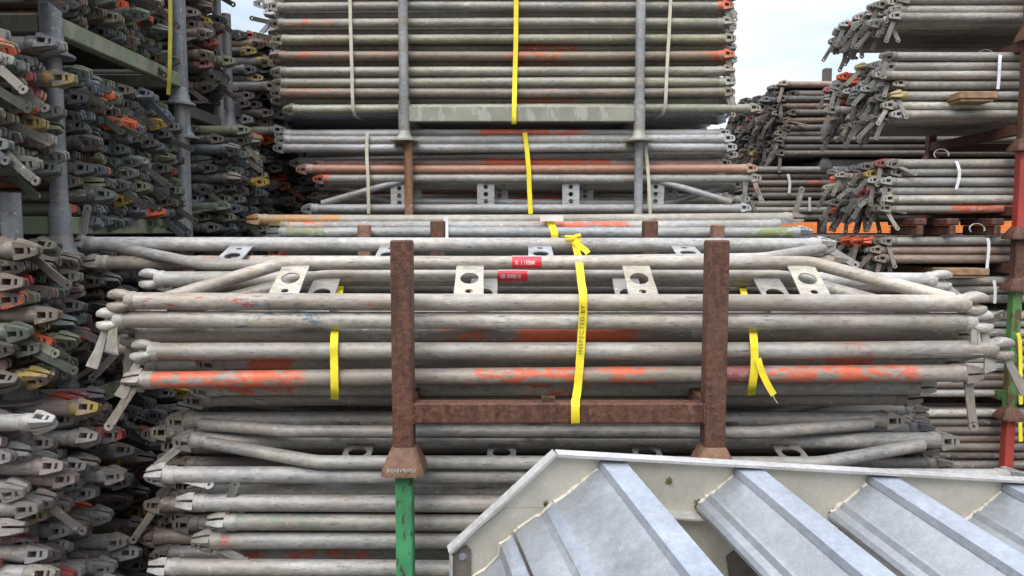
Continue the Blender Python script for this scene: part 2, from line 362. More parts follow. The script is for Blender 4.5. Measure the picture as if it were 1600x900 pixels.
def set_paint(o, paint, mark=None):
    if paint:                                   # (colour, from, to, amount[, from, to, amount ...]) in metres along the tube
        o['paint_color'] = [float(x) for x in paint[0]]
        for k, n in enumerate(('paint_range', 'paint_range_b', 'paint_range_c')):
            if len(paint) > 1 + 3 * k: o[n] = [float(x) for x in paint[1 + 3 * k:4 + 3 * k]]
    if mark: o['mark_color'] = [float(x) for x in mark[0]]; o['mark_range'] = [float(x) for x in mark[1:4]]
class Led:
    """one ledger: a tube with a cast coupling head and a wedge at each end"""
    def __init__(s, key, pL, pR, col, label, group, rollL=0, rollR=0, wL=None, wR=None, paint=None, hpL=None, hpR=None, kL=0, kR=0, lod=0, mark=None, name='scaffold_tube', extra=None):
        s.__dict__.update(locals())
LEDS = []
def mat_of(p, d, roll):
    return Matrix.Translation(p) @ frame_x(d) @ Matrix.Rotation(roll, 4, 'X')
def wed_mat(p, d, wd, outw):
    # wedge pivots in the head's window
    o = p + d.normalized() * .036
    side = wd.cross(d); 
    if side.length < 1e-3: side = Vector((0, 1, 0))
    up = wd.cross(side).normalized()
    return Matrix.Translation(o) @ frame_x(wd, up)
def make_led(L):
    d = (L.pR - L.pL); ln = d.length
    t = thing('scaffold_tube', L.pL, L.label, 'scaffold tube', L.group); inv = Matrix.Translation(-L.pL)
    if abs(ln - TL) < .002: tm = TUBEM
    else: tm = tube_mesh(ln, 24 if L.lod == 2 else 16, .005 if L.lod == 2 else 0); tm.materials.append(STEEL)
    o = obj('tube', tm, None, t, None, L.col, inv @ mat_of(L.pL, d, random.uniform(0, 6.28) if L.lod < 2 else 0))
    set_paint(o, L.paint, L.mark)
    for (p, dd, roll, wd, hp, kk) in ((L.pL, -d, L.rollL, L.wL, L.hpL, L.kL), (L.pR, d, L.rollR, L.wR, L.hpR, L.kR)):
        if kk == -1: continue
        hc = tuple(x * (.95 if getattr(L, 'hand', False) else .68 if L.key[0] in 'RQ' else .88) for x in L.col)
        h = obj('coupling_head', HEADF if kk >= 10 else HEADM, None, t, None, hc, inv @ mat_of(p, dd, roll))
        if hp: set_paint(h, (hp, -1, 1, .5))
        if wd is not None:
            w = obj('wedge', WEDF[kk % 2] if kk >= 10 else WEDM[kk % 4], None, t, None, tuple(x * .5 for x in L.col) if not getattr(L, 'hand', False) else tuple(x * .78 for x in L.col), inv @ wed_mat(p, dd, wd, dd))
    return t
MASS = MB()
def mass_led(L):
    d = L.pR - L.pL; c = L.col
    if L.paint and L.paint[3] > .5 and L.hpL is None and random.random() < .5: c = tuple(x * .6 + y * .4 for x, y in zip(c, L.paint[0]))
    MASS.tube([L.pL, L.pR], .02415, 10, None, c)
    for (p, dd, roll, wd, hp, kk) in ((L.pL, -d, L.rollL, L.wL, L.hpL, L.kL), (L.pR, d, L.rollR, L.wR, L.hpR, L.kR)):
        if kk == -1: continue
        head_geo(MASS, mat_of(p, dd, roll), hp or (tuple(x * .68 for x in c) if L.key[0] in 'RQ' else c), 8)
        if wd is not None: wedge_geo(MASS, .16, wed_mat(p, dd, wd, dd), tuple(x * .5 for x in c))
ORDN = ['top', 'second', 'third', 'fourth', 'fifth', 'sixth', 'seventh', 'eighth', 'ninth', 'tenth', 'eleventh', 'twelfth', 'thirteenth', 'fourteenth', 'fifteenth', 'sixteenth', 'seventeenth', 'eighteenth']
def cname(c):
    r, g_, b_ = c
    if g_ > r * 1.03 and g_ > b_ * 1.05: return 'greenish grey'
    if b_ > r * 1.1: return 'bluish grey'
    if r > b_ * 1.25: return 'brownish'
    return 'dark grey' if sum(c) < .56 else 'grey'
HPN = {ORG: 'orange', YELP: 'yellow', PINK: 'pink', REDPC: 'red'}
def bundle(key, where, y0, y1, z0, z1, xe, side, pal, hpaint=.12, hcols=(ORG, YELP, PINK), jit=.035, wp=.2, slope=0, rows_skip=(), first_row_only=False, seed=1, tilt=.004, pp=.12, bigj=0, gapz=(), both=False):
    if side == 'L': pal = [tuple(x * (1.0 if key == 'LN0' else .62) for x in c_) for c_ in pal]  # shade of the left row put into tube colour, nearest lower pile excepted
    where = where.replace(' pile of', ''); rnd = random.Random(key + str(seed)); pz, py_ = (.0462, .051) if side == 'L' and key != 'LN0' else (.0505, .054); nc = int((y1 - y0) / py_); nr = int(round((z1 - z0) / pz))
    for r in range(nr):
        z = z1 - .025 - r * pz
        if any(a < z < b_ for a, b_ in gapz): continue
        for c in range(nc):
            y = y0 + .025 + c * py_ + (.027 if r % 2 else 0) * .6 + rnd.uniform(-.003, .003)
            zz = z + rnd.uniform(-tilt, tilt) + (c * slope)
            s_ = 1 if side == 'R' else -1           # +1: the ends we see are the left ends, tubes run to the right
            x = xe + rnd.gauss(0, jit) + (rnd.uniform(-bigj, bigj) if bigj else 0)
            a = Vector((x, y, CAMZ + zz)); b_ = a + Vector((s_ * TL, rnd.uniform(-.012, .012), rnd.uniform(-.006, .006)))
            b_ = a + (b_ - a).normalized() * TL
            col = rnd.choice(pal); kf = rnd.uniform(.8, 1.18); col = tuple(v * kf for v in col)
            hp = rnd.choice(hcols) if rnd.random() < hpaint else None
            wd = None
            if rnd.random() < wp:
                out = -s_
                mode = rnd.random()
                if side == 'R' and mode < .8: wd = Vector((out * rnd.uniform(.1, .75), rnd.uniform(-.3, .1), -rnd.uniform(.5, 1.0)))
                elif mode < .8: wd = Vector((out * rnd.uniform(.6, 1.0), rnd.uniform(-.2, .1), -rnd.uniform(.25, .75)))
                elif mode < .9: wd = Vector((out * rnd.uniform(-.3, .2), rnd.uniform(-.5, .1), -1))
                else: wd = Vector((out * rnd.uniform(-1, -.5), -.35, -rnd.uniform(.1, .5)))
                wd.normalize()
            base = R(90) if side == 'L' else R(-90)
            roll = base + (rnd.gauss(0, .3) if rnd.random() < .85 else rnd.uniform(-3, 3))
            paint = None
            if rnd.random() < pp: q = rnd.uniform(0, 1.8); paint = (rnd.choice((ORG, ORG, (.32, .14, .09))), q, q + rnd.uniform(.2, .9), rnd.uniform(.35, .75))
            k = rnd.randrange(4)
            lab = cname(col) + ' tube'
            if hp: lab += ' with %s end' % HPN[hp]
            lab += ', %s row, %s, %s' % (ORDN[min(r, 17)], ('frontmost' if c == 0 else ORDN[min(c, 17)] + ' from front'), where)
            kw = dict(paint=paint)
            if side == 'R': L = Led('%s:%d:%d' % (key, r, c), a, b_, col, lab, 'scaffold tubes in the stacks', roll, 0, wd, None, hpL=hp, kL=k, kR=(k if both else -1), **kw)
            else: L = Led('%s:%d:%d' % (key, r, c), b_, a, col, lab, 'scaffold tubes in the stacks', 0, roll, None, wd, hpR=hp, kL=-1, kR=k, **kw)
            LEDS.append(L)

# ================================================================== racks
def bell_square(mb, x, y, z0, h, w0, w1):
    rr = []
    for z, w in ((z0, w1 / 2), (z0 + h * .12, w1 / 2 * 1.0), (z0 + h * .30, w1 / 2 * .93), (z0 + h * .92, w0 / 2 * 1.22), (z0 + h, w0 / 2 * 1.05)):
        c = w * .22
        rr.append([Vector((x + a, y + b_, z)) for a, b_ in ((w, -w + c), (w, w - c), (w - c, w), (-w + c, w), (-w, w - c), (-w, -w + c), (-w + c, -w), (w - c, -w))])
    mb.rings(rr)
def rack(label, x0, x1, y0, y1, zb, zr, zt, shape='square', w=.055, post=RUST, rail=RUST, foot=RUST, foot_h=.08, foot_w=.112, rail_h=.055, rear=0, insert=0, insert_mat=None, name='stacking_rack', left_post=None, tab=False, group=None, skip_front=False):
    org = Vector(((x0 + x1) / 2, (y0 + y1) / 2, zb)); t = thing(name, org, label, 'stacking rack', group)
    L = lambda x, y, z: Vector((x, y, z)) - org
    for i, (x, y, dz) in enumerate(((x0, y0, 0), (x1, y0, 0), (x0, y1, rear), (x1, y1, rear))):
        m = MB(); top = zt + dz; pm = left_post if (left_post and i == 0) else post
        if shape == 'square': m.box(x - w / 2 - org.x, x + w / 2 - org.x, y - w / 2 - org.y, y + w / 2 - org.y, zb + foot_h * .8 - org.z, top - org.z, b=.004)
        else: m.tube([L(x, y, zb + foot_h * .5), L(x, y, zr + .07), L(x, y, zr + .071), L(x, y, top)], [w / 2 * 1.22, w / 2 * 1.22, w / 2, w / 2], 20)
        m.build('post', pm[0] if isinstance(pm, tuple) else pm, t, col=pm[1] if isinstance(pm, tuple) else None)
        m = MB()
        if shape == 'square': bell_square(m, x - org.x, y - org.y, 0, foot_h, w, foot_w)
        else: m.lathe([(foot_w / 2, 0), (foot_w / 2, .008), (foot_w / 2 * .72, foot_h * .22), (w / 2 * 1.4, foot_h * .6), (w / 2 * 1.25, foot_h)], 20, Matrix.Translation(L(x, y, zb)))
        m.build('foot', foot[0] if isinstance(foot, tuple) else foot, t, col=foot[1] if isinstance(foot, tuple) else None)
        if insert:
            m = MB(); m.box(x - w * .41 - org.x, x + w * .41 - org.x, y - w * .41 - org.y, y + w * .41 - org.y, -insert, .03, b=.003); m.build('lower_post', insert_mat, t)
    h = rail_h / 2; d = w / 2 + .001; rm = rail[0] if isinstance(rail, tuple) else rail; rc = rail[1] if isinstance(rail, tuple) else None
    for y in (y0, y1):
        m = MB(); m.box(x0 + d - org.x, x1 - d - org.x, y - w * .42 - org.y, y + w * .42 - org.y, zr - h - org.z, zr + h - org.z, b=.004)
        if tab and y == y0: m.box(-.045, -.01, y - org.y - .004, y - org.y + .012, zr + h - org.z + .001, zr + h + .012 - org.z)
        m.build('rail', rm, t, col=rc)
    for x in (x0, x1):
        m = MB(); m.box(x - w * .42 - org.x, x + w * .42 - org.x, y0 + d - org.y, y1 - d - org.y, zr - h - org.z, zr + h - org.z, b=.004); m.build('rail', rm, t, col=rc)
    return t
def zat(y, Y): return W(800, y, Y).z
GP = (STEEL, (.24, .245, .255)); GP2 = (STEEL, (.15, .16, .175))

# front rack (rust) standing on the green one
zb1 = zat(736, 1.93)
front_rack = rack('rusty square-post rack in the foreground holding the bundle of trussed tubes', -.288, .536, 1.93, 2.87, zb1, zat(643, 1.93), zat(375, 1.93),
     foot_h=.072, rear=.062, tab=True, foot=rust_mat('ochre_rusty_foot', (.19, .105, .05), (.13, .06, .04), (.24, .13, .09)), name='stacking_rack')
for xx in (-.288 + .0285, .536 - .0285):
    for (a, b_) in (((xx, zat(643, 1.93) - .0275), (xx, zat(643, 1.93) + .0275)),):
        rnd = random.Random(int(xx * 100)); m = MB(); pp_ = [Vector((a[0] + rnd.uniform(-.0008, .0008), 1.93 - .0232, a[1] + (b_[1] - a[1]) * k / 12)) - front_rack.location for k in range(13)]
        m.tube(pp_, [rnd.uniform(.002, .0038) for _ in pp_], 8); m.build('weld_bead', RUST, front_rack)
# worn raised lettering band on the foot, only pale scratched metal is left of it
for xx in (-.288, .536):
    m = MB(); rnd = random.Random(5)
    for k in range(9):
        x = xx - .036 + k * .0085; z = zb1 + .019
        for q in range(2): m.box(-.0011, .0011, -.0012, .0006, -.0052, .0052, Matrix.Translation((x + q * .003 - front_rack.location.x, 1.93 - .0548 - front_rack.location.y, z + rnd.uniform(-.001, .001) - front_rack.location.z)) @ Matrix.Rotation(rnd.uniform(-.6, .6), 4, 'Y'))
    m.build('worn_lettering', plain('scratched_pale_steel', (.42, .38, .36), .5), front_rack)
rack('green square-post rack under the rusty foreground rack', -.288, .536, 1.93, 2.87, .02, zat(1010, 1.93), zb1 + .02, w=.046, post=GREEN, rail=GREEN, foot=GREEN)
# rack behind it
rack('low rust-brown rack between the foreground bundle and the tall rear rack', -.62, .862, 3.10, 3.62, CAMZ - .62, CAMZ - .52, zat(351, 3.1), w=.05, post=RUSTP, rail=RUST)
# rear racks
xl, xr = (634 - 800) * 3.93 / F, (996 - 800) * 3.93 / F
rack('tall grey round-post rack high in the middle under the top bundle', xl, xr, 3.93, 4.95, zat(221, 3.93), zat(179, 3.93), zat(-70, 3.93), 'round', .05, GP, OLIVE, OLIVE, foot_h=.055, foot_w=.15, rail_h=.078)
rack('middle rear rack with one rusty round post and one grey post', xl + .02, xr, 3.93, 4.95, zat(400, 3.93), zat(375, 3.93), zat(222, 3.93), 'round', .046, GP, OLIVE, OLIVE, foot_h=.055, foot_w=.15, left_post=RUSTO)
rack('lowest rear rack hidden behind the foreground bundles', xl, xr, 3.93, 4.95, .0, .10, zat(402, 3.93), 'round', .05, GP, OLIVE, OLIVE, foot_h=.055, foot_w=.15)

# left row of racks, tube ends face the aisle
XL = -1.49
for (nm, ya, yb, lv) in (('nearest', 1.42, 2.20, [(-.52, .09, DKRED), (-1.2, -.56, DKRED), (-1.75, -1.2, DKRED)]),
                         ('second', 2.47, 3.40, [(.565, 1.25, BEAMG), (-.09, .565, BEAMG), (-.70, -.09, BEAMG), (-1.75, -.70, BEAMG)]),
                         ('third', 3.93, 4.62, [(.53, 1.1, DARKB), (-.05, .53, DARKB), (-.70, -.05, DARKB), (-1.75, -.70, DARKB)])):
    for i, (za, zb_, rm) in enumerate(lv):
        ww = ('top', 'second', 'third', 'lowest')[i]
        rack('%s tier of the %s grey post rack in the left row' % (ww, nm), XL - 1.25, XL - (.02 if nm == 'second' else 0), ya, yb, CAMZ + za, CAMZ + za + .105, CAMZ + zb_ + .02, 'round', .055 if nm != 'third' else .05, GP2, rm, GP2, foot_h=.075, foot_w=.135, rail_h=.06, group='racks of the left row')
# more left posts seen at the aisle edge
rack('slim grey post rack between the second and third racks of the left row', XL - 1.2, XL - .02, 3.44, 3.86, CAMZ + .42, CAMZ + .55, CAMZ + 1.4, 'round', .045, GP2, DARKB, GP2, foot_h=.06, foot_w=.13)
rack('lower slim grey post rack between the second and third racks of the left row', XL - 1.2, XL - .02, 3.44, 3.86, 0, .12, CAMZ + .44, 'round', .042, GP2, DARKB, GP2, foot_h=.06, foot_w=.13)

# right row of racks
XR = 2.80
for i, (za, zb_, pm, fm) in enumerate(((.43, 1.02, RUST, RUST), (-.05, .43, REDP, RUST), (-.335, -.05, RUST, RUST), (-1.06, -.335, GREEN2, RUST), (-1.75, -1.06, REDP, REDP))):
    rack(('rust-brown rack holding the highest tubes of the near right stack', 'red-post rack under the rust-brown one, near right stack', 'short rust-brown rack below the red post, near right stack',
          'green-post rack with chipped paint, near right stack', 'lowest red-post rack of the near right stack')[i], XR, XR + 1.2, 4.08, 4.98, CAMZ + za, CAMZ + za + (.12 if i != 1 else .155), CAMZ + zb_ + .02, w=.052, post=pm, rail=fm if i != 3 else GREEN2, foot=fm, foot_h=.07, foot_w=.125)
rack('topmost rust-brown rack of the near right stack', XR, XR + 1.2, 4.08, 4.98, CAMZ + 1.02, CAMZ + 1.0, CAMZ + 1.5, w=.05, post=RUST)
rack('dark rack in the far right stack beyond the aisle', 2.35, 3.9, 5.6, 6.9, CAMZ + .45, CAMZ + .50, CAMZ + 1.2, w=.055, post=DARKB, rail=DARKB, foot=DARKB)
rack('lower dark rack in the far right stack beyond the aisle', 2.35, 3.9, 5.6, 6.9, 0, CAMZ - .1, CAMZ + .46, w=.055, post=DARKB, rail=DARKB, foot=DARKB)
# dark bearers with scalloped gaps under the right stack
for k, (x, la) in enumerate(((2.27, 'first'), (2.45, 'second'), (2.70, 'third'))):
    m = MB(); m.box(-.035, .035, -.5, -.2, .012, .05, b=.006); m.box(-.018, .018, -.5, -.2, -.045, .011, b=.006)
    tag(m.build('bearer', RUST, loc=(x, 4.6, CAMZ + .015)), 'dark bearer under the right stack against orange netting, %s along' % la, 'bearer', 'dark bearers in the right stack')
for (px, py, wpx, Y, la) in ((1530, 148, 58, 4.06, 'red-brown timber offcut wedged between tube rows high in the right stack'), (1512, 425, 70, 4.06, 'pale timber offcut between tube rows low in the right stack')):
    m = MB(); w2 = wpx * Y / F / 2; m.box(-w2, w2, 0, .8, -.019, .019, b=.004); m.box(-w2 * .9, w2 * .85, .01, .8, -.034, -.0195, b=.002)
    tag(m.build('timber_spacer', WOOD, loc=W(px, py, Y)), la, 'timber')

# ================================================================== hand-placed tubes of the front bundles
def wv(dx, dy, dz=-.1): return Vector((dx, dz, -dy)).normalized()
def ft(key, xl_, yl_, Yl, xr_, yr_, Yr, col, label, **kw):
    L = Led(key, W(xl_, yl_, Yl), W(xr_, yr_, Yr), col, label, kw.pop('group', 'tubes of the foreground bundles'), **kw); L.lod = 2; L.hand = True; LEDS.append(L); return L
def plate_mesh(w_top, w_bot, h, holes, th=.004, n=20):
    """flat gusset in the local xz plane from z=0 down to -h; holes = (z, rx, rz)"""
    mb = MB(); hs = sorted(holes, key=lambda q: q[0]); cuts = [0] + [(hs[i][0] + hs[i + 1][0]) / 2 for i in range(len(hs) - 1)] + [h]
    wd = lambda z: (w_top + (w_bot - w_top) * z / h) / 2
    for i, (zc, rx, rz) in enumerate(hs):
        za, zb_ = cuts[i], cuts[i + 1]
        out = []; inn = []
        pts = [(math.pi * 2 * j / n) for j in range(n)]
        cor = [math.atan2(s1, s2) % (2 * math.pi) for s1, s2 in ((zc - za, wd(za)), (zc - za, -wd(za)), (zc - zb_, -wd(zb_)), (zc - zb_, wd(zb_)))]
        pts = sorted(set([p for p in pts if min(abs(p - c) for c in cor) > .08] + cor))
        for a in pts:
            ca, sa = math.cos(a), math.sin(a)       # z up positive
            tz = (zc - za) / sa if sa > 1e-6 else (zb_ - zc) / -sa if sa < -1e-6 else 1e9
            tx = wd(zc) / abs(ca) if abs(ca) > 1e-6 else 1e9
            t = min(tz, tx); x, z = ca * t, -zc + sa * t
            if any(abs(a - c) < 1e-6 for c in cor): x = math.copysign(wd(-z), x)
            out.append((x, z)); inn.append((rx * ca, -zc + rz * sa))
        k = len(out); vs_ = [(x, -th / 2, z) for x, z in out] + [(x, -th / 2, z) for x, z in inn] + [(x, th / 2, z) for x, z in out] + [(x, th / 2, z) for x, z in inn]
        fs = []
        for j in range(k):
            q = (j + 1) % k
            fs += [(j, q, k + q, k + j), (2 * k + j, 3 * k + j, 3 * k + q, 2 * k + q), (k + j, k + q, 3 * k + q, 3 * k + j), (j, 2 * k + j, 2 * k + q, q)]
        mb.add(vs_, fs)
    return mb
def lattice(label, main, bent, plates, col, pcol, group, r2=.018, rolls=(0, 0), wL=None, wR=None, paint=None, mark=None, holes=None, wt=.078, wb=.086, kL=0, kR=1, hp=None, stick=None, flip=False, bpaint=None):
    """trussed ledger: straight chord + bent chord + gusset plates; main = (xl,yl,Yl,xr,yr,Yr)"""
    pL, pR = W(*main[:3]), W(*main[3:]); d = pR - pL
    t = thing('trussed_scaffold_beam', pL, label, 'scaffold beam', group); inv = Matrix.Translation(-pL)
    m = tube_mesh(d.length, 24, .002); m.materials.append(STEEL)
    o = obj('straight_chord', m, None, t, None, col, inv @ mat_of(pL, d, 0)); set_paint(o, paint, mark)
    path = [W(*p) for p in bent]; mb = MB(); mb.tube([p - pL for p in rounded(path, .035, 4)], r2, 20)
    c2 = tuple(x * random.Random(label).uniform(.92, 1.08) for x in col)
    b_ = mb.build('bent_chord', STEEL, t, col=c2); set_paint(b_, bpaint)
    for (p, dd, roll, wd_, kk) in ((pL, -d, rolls[0], wL, kL), (pR, d, rolls[1], wR, kR)):
        h = obj('coupling_head', HEADF if kk >= 10 else HEADM, None, t, None, tuple(x * .95 for x in col), inv @ mat_of(p, dd, roll))
        if hp: set_paint(h, (hp, -1, 1, .5))
        if wd_ is not None: obj('wedge', WEDF[kk % 2] if kk >= 10 else WEDM[kk % 4], None, t, None, tuple(x * .75 for x in col), inv @ wed_mat(p, dd, wd_, dd))
    zx = lambda pts, X: next((a + (c - a) * ((X - a.x) / (c.x - a.x)) for a, c in zip(pts, pts[1:]) if a.x <= X <= c.x), pts[-1])
    for px in plates:
        Y = path[1].y; X = (px - 800) * Y / F
        a = zx(path, X); b2 = pL + d * ((X - pL.x) / d.x)
        top, bot = (b2, a) if flip else (a, b2)
        v = bot - top; hh = v.length - .03
        st = top + v.normalized() * .015
        hl = holes or ((hh * .42, .027, .027), (hh * .80, .011, .009))
        if flip: hl = ((hh * .20, .011, .009), (hh * .60, .027, .027))
        zax = -v.normalized(); xax = d.normalized(); yax = zax.cross(xax)
        Mx = Matrix((xax, yax, zax)).transposed().to_4x4(); Mx.translation = st - pL
        g_ = plate_mesh(wt, wb, hh, hl); mm = g_.mesh('gusset_plate', 30)
        kq = random.Random(px).uniform(.82, 1.12); obj('gusset_plate', mm, STEEL, t, None, tuple(x * kq for x in pcol), Mx @ Matrix.Rotation(random.Random(px + 1).uniform(-.03, .03), 4, 'Y'))
    if stick:
        for (px, y, Y, wpx, chord, rr) in stick:
            c0 = W(px, y, Y); w2 = wpx * Y / F / 2; mb = MB(); n = 10; a0, a1 = R(-62), R(78)
            def ringf(x, rad): return [Vector((x, -rad * math.cos(a0 + (a1 - a0) * j / n), rad * math.sin(a0 + (a1 - a0) * j / n))) for j in range(n + 1)]
            mb.rings([ringf(-w2, rr), ringf(w2, rr)], False, False, Matrix.Translation(c0 - pL))
            s_ = mb.build('sticker', REDS, t); rnd = random.Random(px); mb = MB(); x = -w2 * .84
            def patch(x0, x1, b0, b1, rad):
                k = 4; rr_ = [[Vector((xx, -rad * math.cos(b0 + (b1 - b0) * j / k), rad * math.sin(b0 + (b1 - b0) * j / k))) for j in range(k + 1)] for xx in (x0, x1)]
                mb.rings(rr_, False, False, Matrix.Translation(c0 - pL))
            while x < w2 * .55:
                w_ = rnd.uniform(.0008, .0022)
                if rnd.random() < .86: patch(x, x + w_, R(rnd.uniform(-22, -14)), R(rnd.uniform(14, 20)), rr + .0004)
                x += w_ + rnd.uniform(.0009, .0020)
            patch(-w2, w2, R(66), R(77), rr + .0004)
            mb.build('printing', WPRINT, s_)
    return t
WARM = (.37, .345, .305); WARM2 = (.345, .32, .285); COOL = (.31, .31, .305); MID = (.27, .262, .245); DK = (.17, .155, .14)
PLT = (.36, .335, .28); PLB = (.31, .325, .345)
FG = 'trussed beams of the foreground bundle'
lattice('pale trussed beam with two red barcode marks, its lower tube frontmost below four holed plates', (207, 470, 2.05, 1503, 474, 2.05),
        [(262, 466, 2.075), (445, 410, 2.21), (1266, 410, 2.21), (1488, 468, 2.085)], (465, 735, 992, 1248), WARM, PLT, FG, .0195,
        (.15, .1), wv(-.25, 1), wv(-.03, 1), (REDPC, .05, .75, .0), ((.08, .14, .20), .38, .66, .12), kL=10, kR=11, stick=[(823, 410, 2.21, 46, 0, .0202)])
lattice('pale trussed beam directly under the frontmost tube, second red mark on its bent tube', (190, 499, 2.06, 1512, 502, 2.06),
        [(262, 490, 2.085), (500, 431, 2.275), (1225, 431, 2.275), (1450, 492, 2.09)], (513, 757, 976, 1195), (.39, .37, .335), (.34, .34, .33), FG, .0185,
        (.1, -.1), wv(-.28, 1), wv(.3, 1), None, ((.08, .14, .20), .38, .60, .12), kL=11, kR=10, stick=[(801, 431, 2.275, 46, 0, .0189)])
lattice('long grey trussed beam along the top back of the foreground bundle, bent tube towards the viewer', (142, 381, 2.55, 1270, 383, 2.55),
        [(172, 384, 2.53), (325, 415, 2.37), (1190, 404, 2.37), (1285, 388, 2.53)], (350, 600, 846, 1084), (.34, .335, .325), PLB, FG, .0185,
        (.5, .3), wv(.3, -1), wv(.8, .5), kL=0, kR=0, flip=True, hp=None)
ft('A:4', 165, 411, 2.48, 1290, 410, 2.55, (.31, .28, .24), 'tan tube with red paint along its underside, below the top back beam', paint=((.30, .07, .05), .05, .6, .15), wL=wv(-1, .25), wR=None, rollL=.4, rollR=.2)
ft('A:5', 252, 436, 2.325, 1452, 438, 2.325, (.36, .36, .35), 'pale grey tube behind the two frontmost trussed beams, blunt heads showing', wL=None, wR=wv(.6, .6), rollL=.1, kL=10, kR=11)
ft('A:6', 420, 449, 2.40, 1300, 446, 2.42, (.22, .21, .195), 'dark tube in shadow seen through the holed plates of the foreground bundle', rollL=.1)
ft('A:7', 225, 524, 2.115, 1478, 521, 2.13, (.22, .195, .17), 'brownish tube with a short orange patch near the middle of the foreground bundle', paint=(ORG, 1.09, 1.42, .95, .9, 1.0, .3), wL=wv(-.15, 1), wR=wv(.7, -.35), rollL=.0, kL=10, kR=0)
ft('A:8', 243, 549, 2.055, 1545, 545, 2.055, (.30, .292, .272), 'plain grey frontmost tube just below the orange-patched one', wL=wv(-.42, 1), wR=wv(.42, .9), rollL=.4, kL=11, kR=11, mark=(REDPC, 1.98, 1.995, .8))
ft('A:9', 350, 565, 2.12, 1458, 564, 2.13, (.28, .265, .24), 'grey tube tucked above the long orange-painted tube', paint=(ORG, .08, .22, .8, 1.72, 1.9, .9), wR=wv(.9, -.2), rollL=1.2)
ft('A:10', 235, 594, 2.05, 1492, 583, 2.05, (.24, .215, .19), 'tube with long flaking orange paint across the foreground bundle', paint=(ORG, .02, .44, .60, .93, 1.46, .40, 1.79, 2.18, .50), mark=(PINK, 1.62, 1.75, .8), wL=wv(-.5, .9), wR=wv(.05, 1), rollL=.8, kL=2, kR=2)
ft('A:11', 340, 605, 2.12, 1420, 603, 2.13, (.30, .285, .26), 'grey tube just above the rusty rail of the foreground rack', paint=(ORG, .0, .25, .3, .9, 1.1, .35), rollL=1.0)
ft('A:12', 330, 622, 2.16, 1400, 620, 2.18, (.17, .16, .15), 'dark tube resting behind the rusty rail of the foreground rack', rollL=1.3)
# lower front bundle
LG = 'trussed beams of the lower foreground bundle'
lattice('dark trussed beam with boxed head, topmost of the lower foreground bundle', (336, 622, 2.42, 1305, 620, 2.42), [(345, 624, 2.40), (410, 630, 2.32), (475, 645, 2.27), (1190, 646, 2.27), (1290, 628, 2.40)], (545, 830, 1060), (.17, .165, .16), (.16, .16, .16), LG, .018, (1.4, 1.5), kL=0, flip=True)
lattice('mottled trussed beam second down in the lower foreground bundle', (302, 656, 2.20, 1370, 656, 2.20), [(315, 662, 2.17), (450, 674, 2.09), (1190, 676, 2.09), (1360, 662, 2.17)], (525, 840, 1150), (.23, .225, .215), (.10, .10, .10), LG, .018, (1.4, 1.5), flip=True)
lattice('mottled trussed beam with grey holed plates, third down in the lower foreground bundle', (312, 688, 2.17, 1455, 688, 2.17), [(325, 692, 2.15), (495, 722, 2.035), (1280, 724, 2.035), (1440, 695, 2.14)], (546, 783, 1021, 1257), (.29, .285, .27), (.22, .225, .235), LG, .019, (1.3, 1.5), wv(-.6, .5), None, flip=True)
lg = 'tubes of the lower foreground bundle'
ft('C:1', 270, 742, 2.06, 1560, 746, 2.06, (.31, .31, .31), 'thick pale tube crossing above the green post, its wedge lying under it', wL=wv(1, .12), rollL=.9, kL=2, group=lg, paint=((.32, .14, .09), 1.05, 1.3, .35))
ft('C:2', 330, 770, 2.13, 1450, 762, 2.10, (.28, .28, .27), 'slightly curved grey tube behind the green post below the thick pale tube', rollL=1.2, group=lg)
ft('C:3', 318, 785, 2.06, 1590, 787, 2.06, (.29, .28, .27), 'frost-marked grey tube, fifth down in the lower foreground bundle', rollL=.5, group=lg)
ft('C:4', 366, 815, 2.06, 1600, 817, 2.06, (.27, .275, .26), 'grey tube with green tinge at its end in the lower foreground bundle', paint=((.17, .22, .16), 0, .3, .3), wL=wv(.3, -.7), rollL=.7, group=lg)
ft('C:5', 343, 845, 2.06, 1600, 848, 2.06, (.24, .235, .225), 'dull grey tube with a red speck near its head, lower foreground bundle', wL=wv(1, .5), rollL=1.0, paint=(REDPC, 0, .03, .5), group=lg)
ft('C:6', 380, 862, 2.14, 1540, 870, 2.12, (.25, .25, .24), 'narrow-looking grey tube second from the frame bottom on the lower bundle', rollL=.4, group=lg, paint=(ORG, .0, .4, .35))
ft('C:7', 275, 886, 2.05, 1580, 890, 2.05, (.33, .32, .30), 'pale grey tube lowest in view beside the green post', rollL=.5, group=lg)
# low rack behind
mg = 'tubes of the low middle rack'
ft('M:1', 414, 344, 3.12 + .09, 1228, 341, 3.25, (.28, .265, .225), 'tan tube with orange end lying on top of the low middle rack', hpL=(.45, .22, .07), paint=((.45, .22, .07), 0, .35, .75), wR=wv(.2, -1), rollL=.2, group=mg)
ft('M:2', 448, 354, 3.2, 1210, 352, 3.2, (.29, .29, .29), 'grey tube with orange smears on top of the low middle rack', paint=(ORG, 0, .15, .6, 1.1, 1.5, .5), group=mg, hpL=(.25, .22, .06))
ft('M:3', 445, 365, 3.17, 1240, 364, 3.17, (.27, .28, .28), 'bluish tube with mossy ends in front on the low middle rack', paint=((.20, .23, .08), 2.0, 2.4, .7, 0, .2, .6), rollR=.4, group=mg)
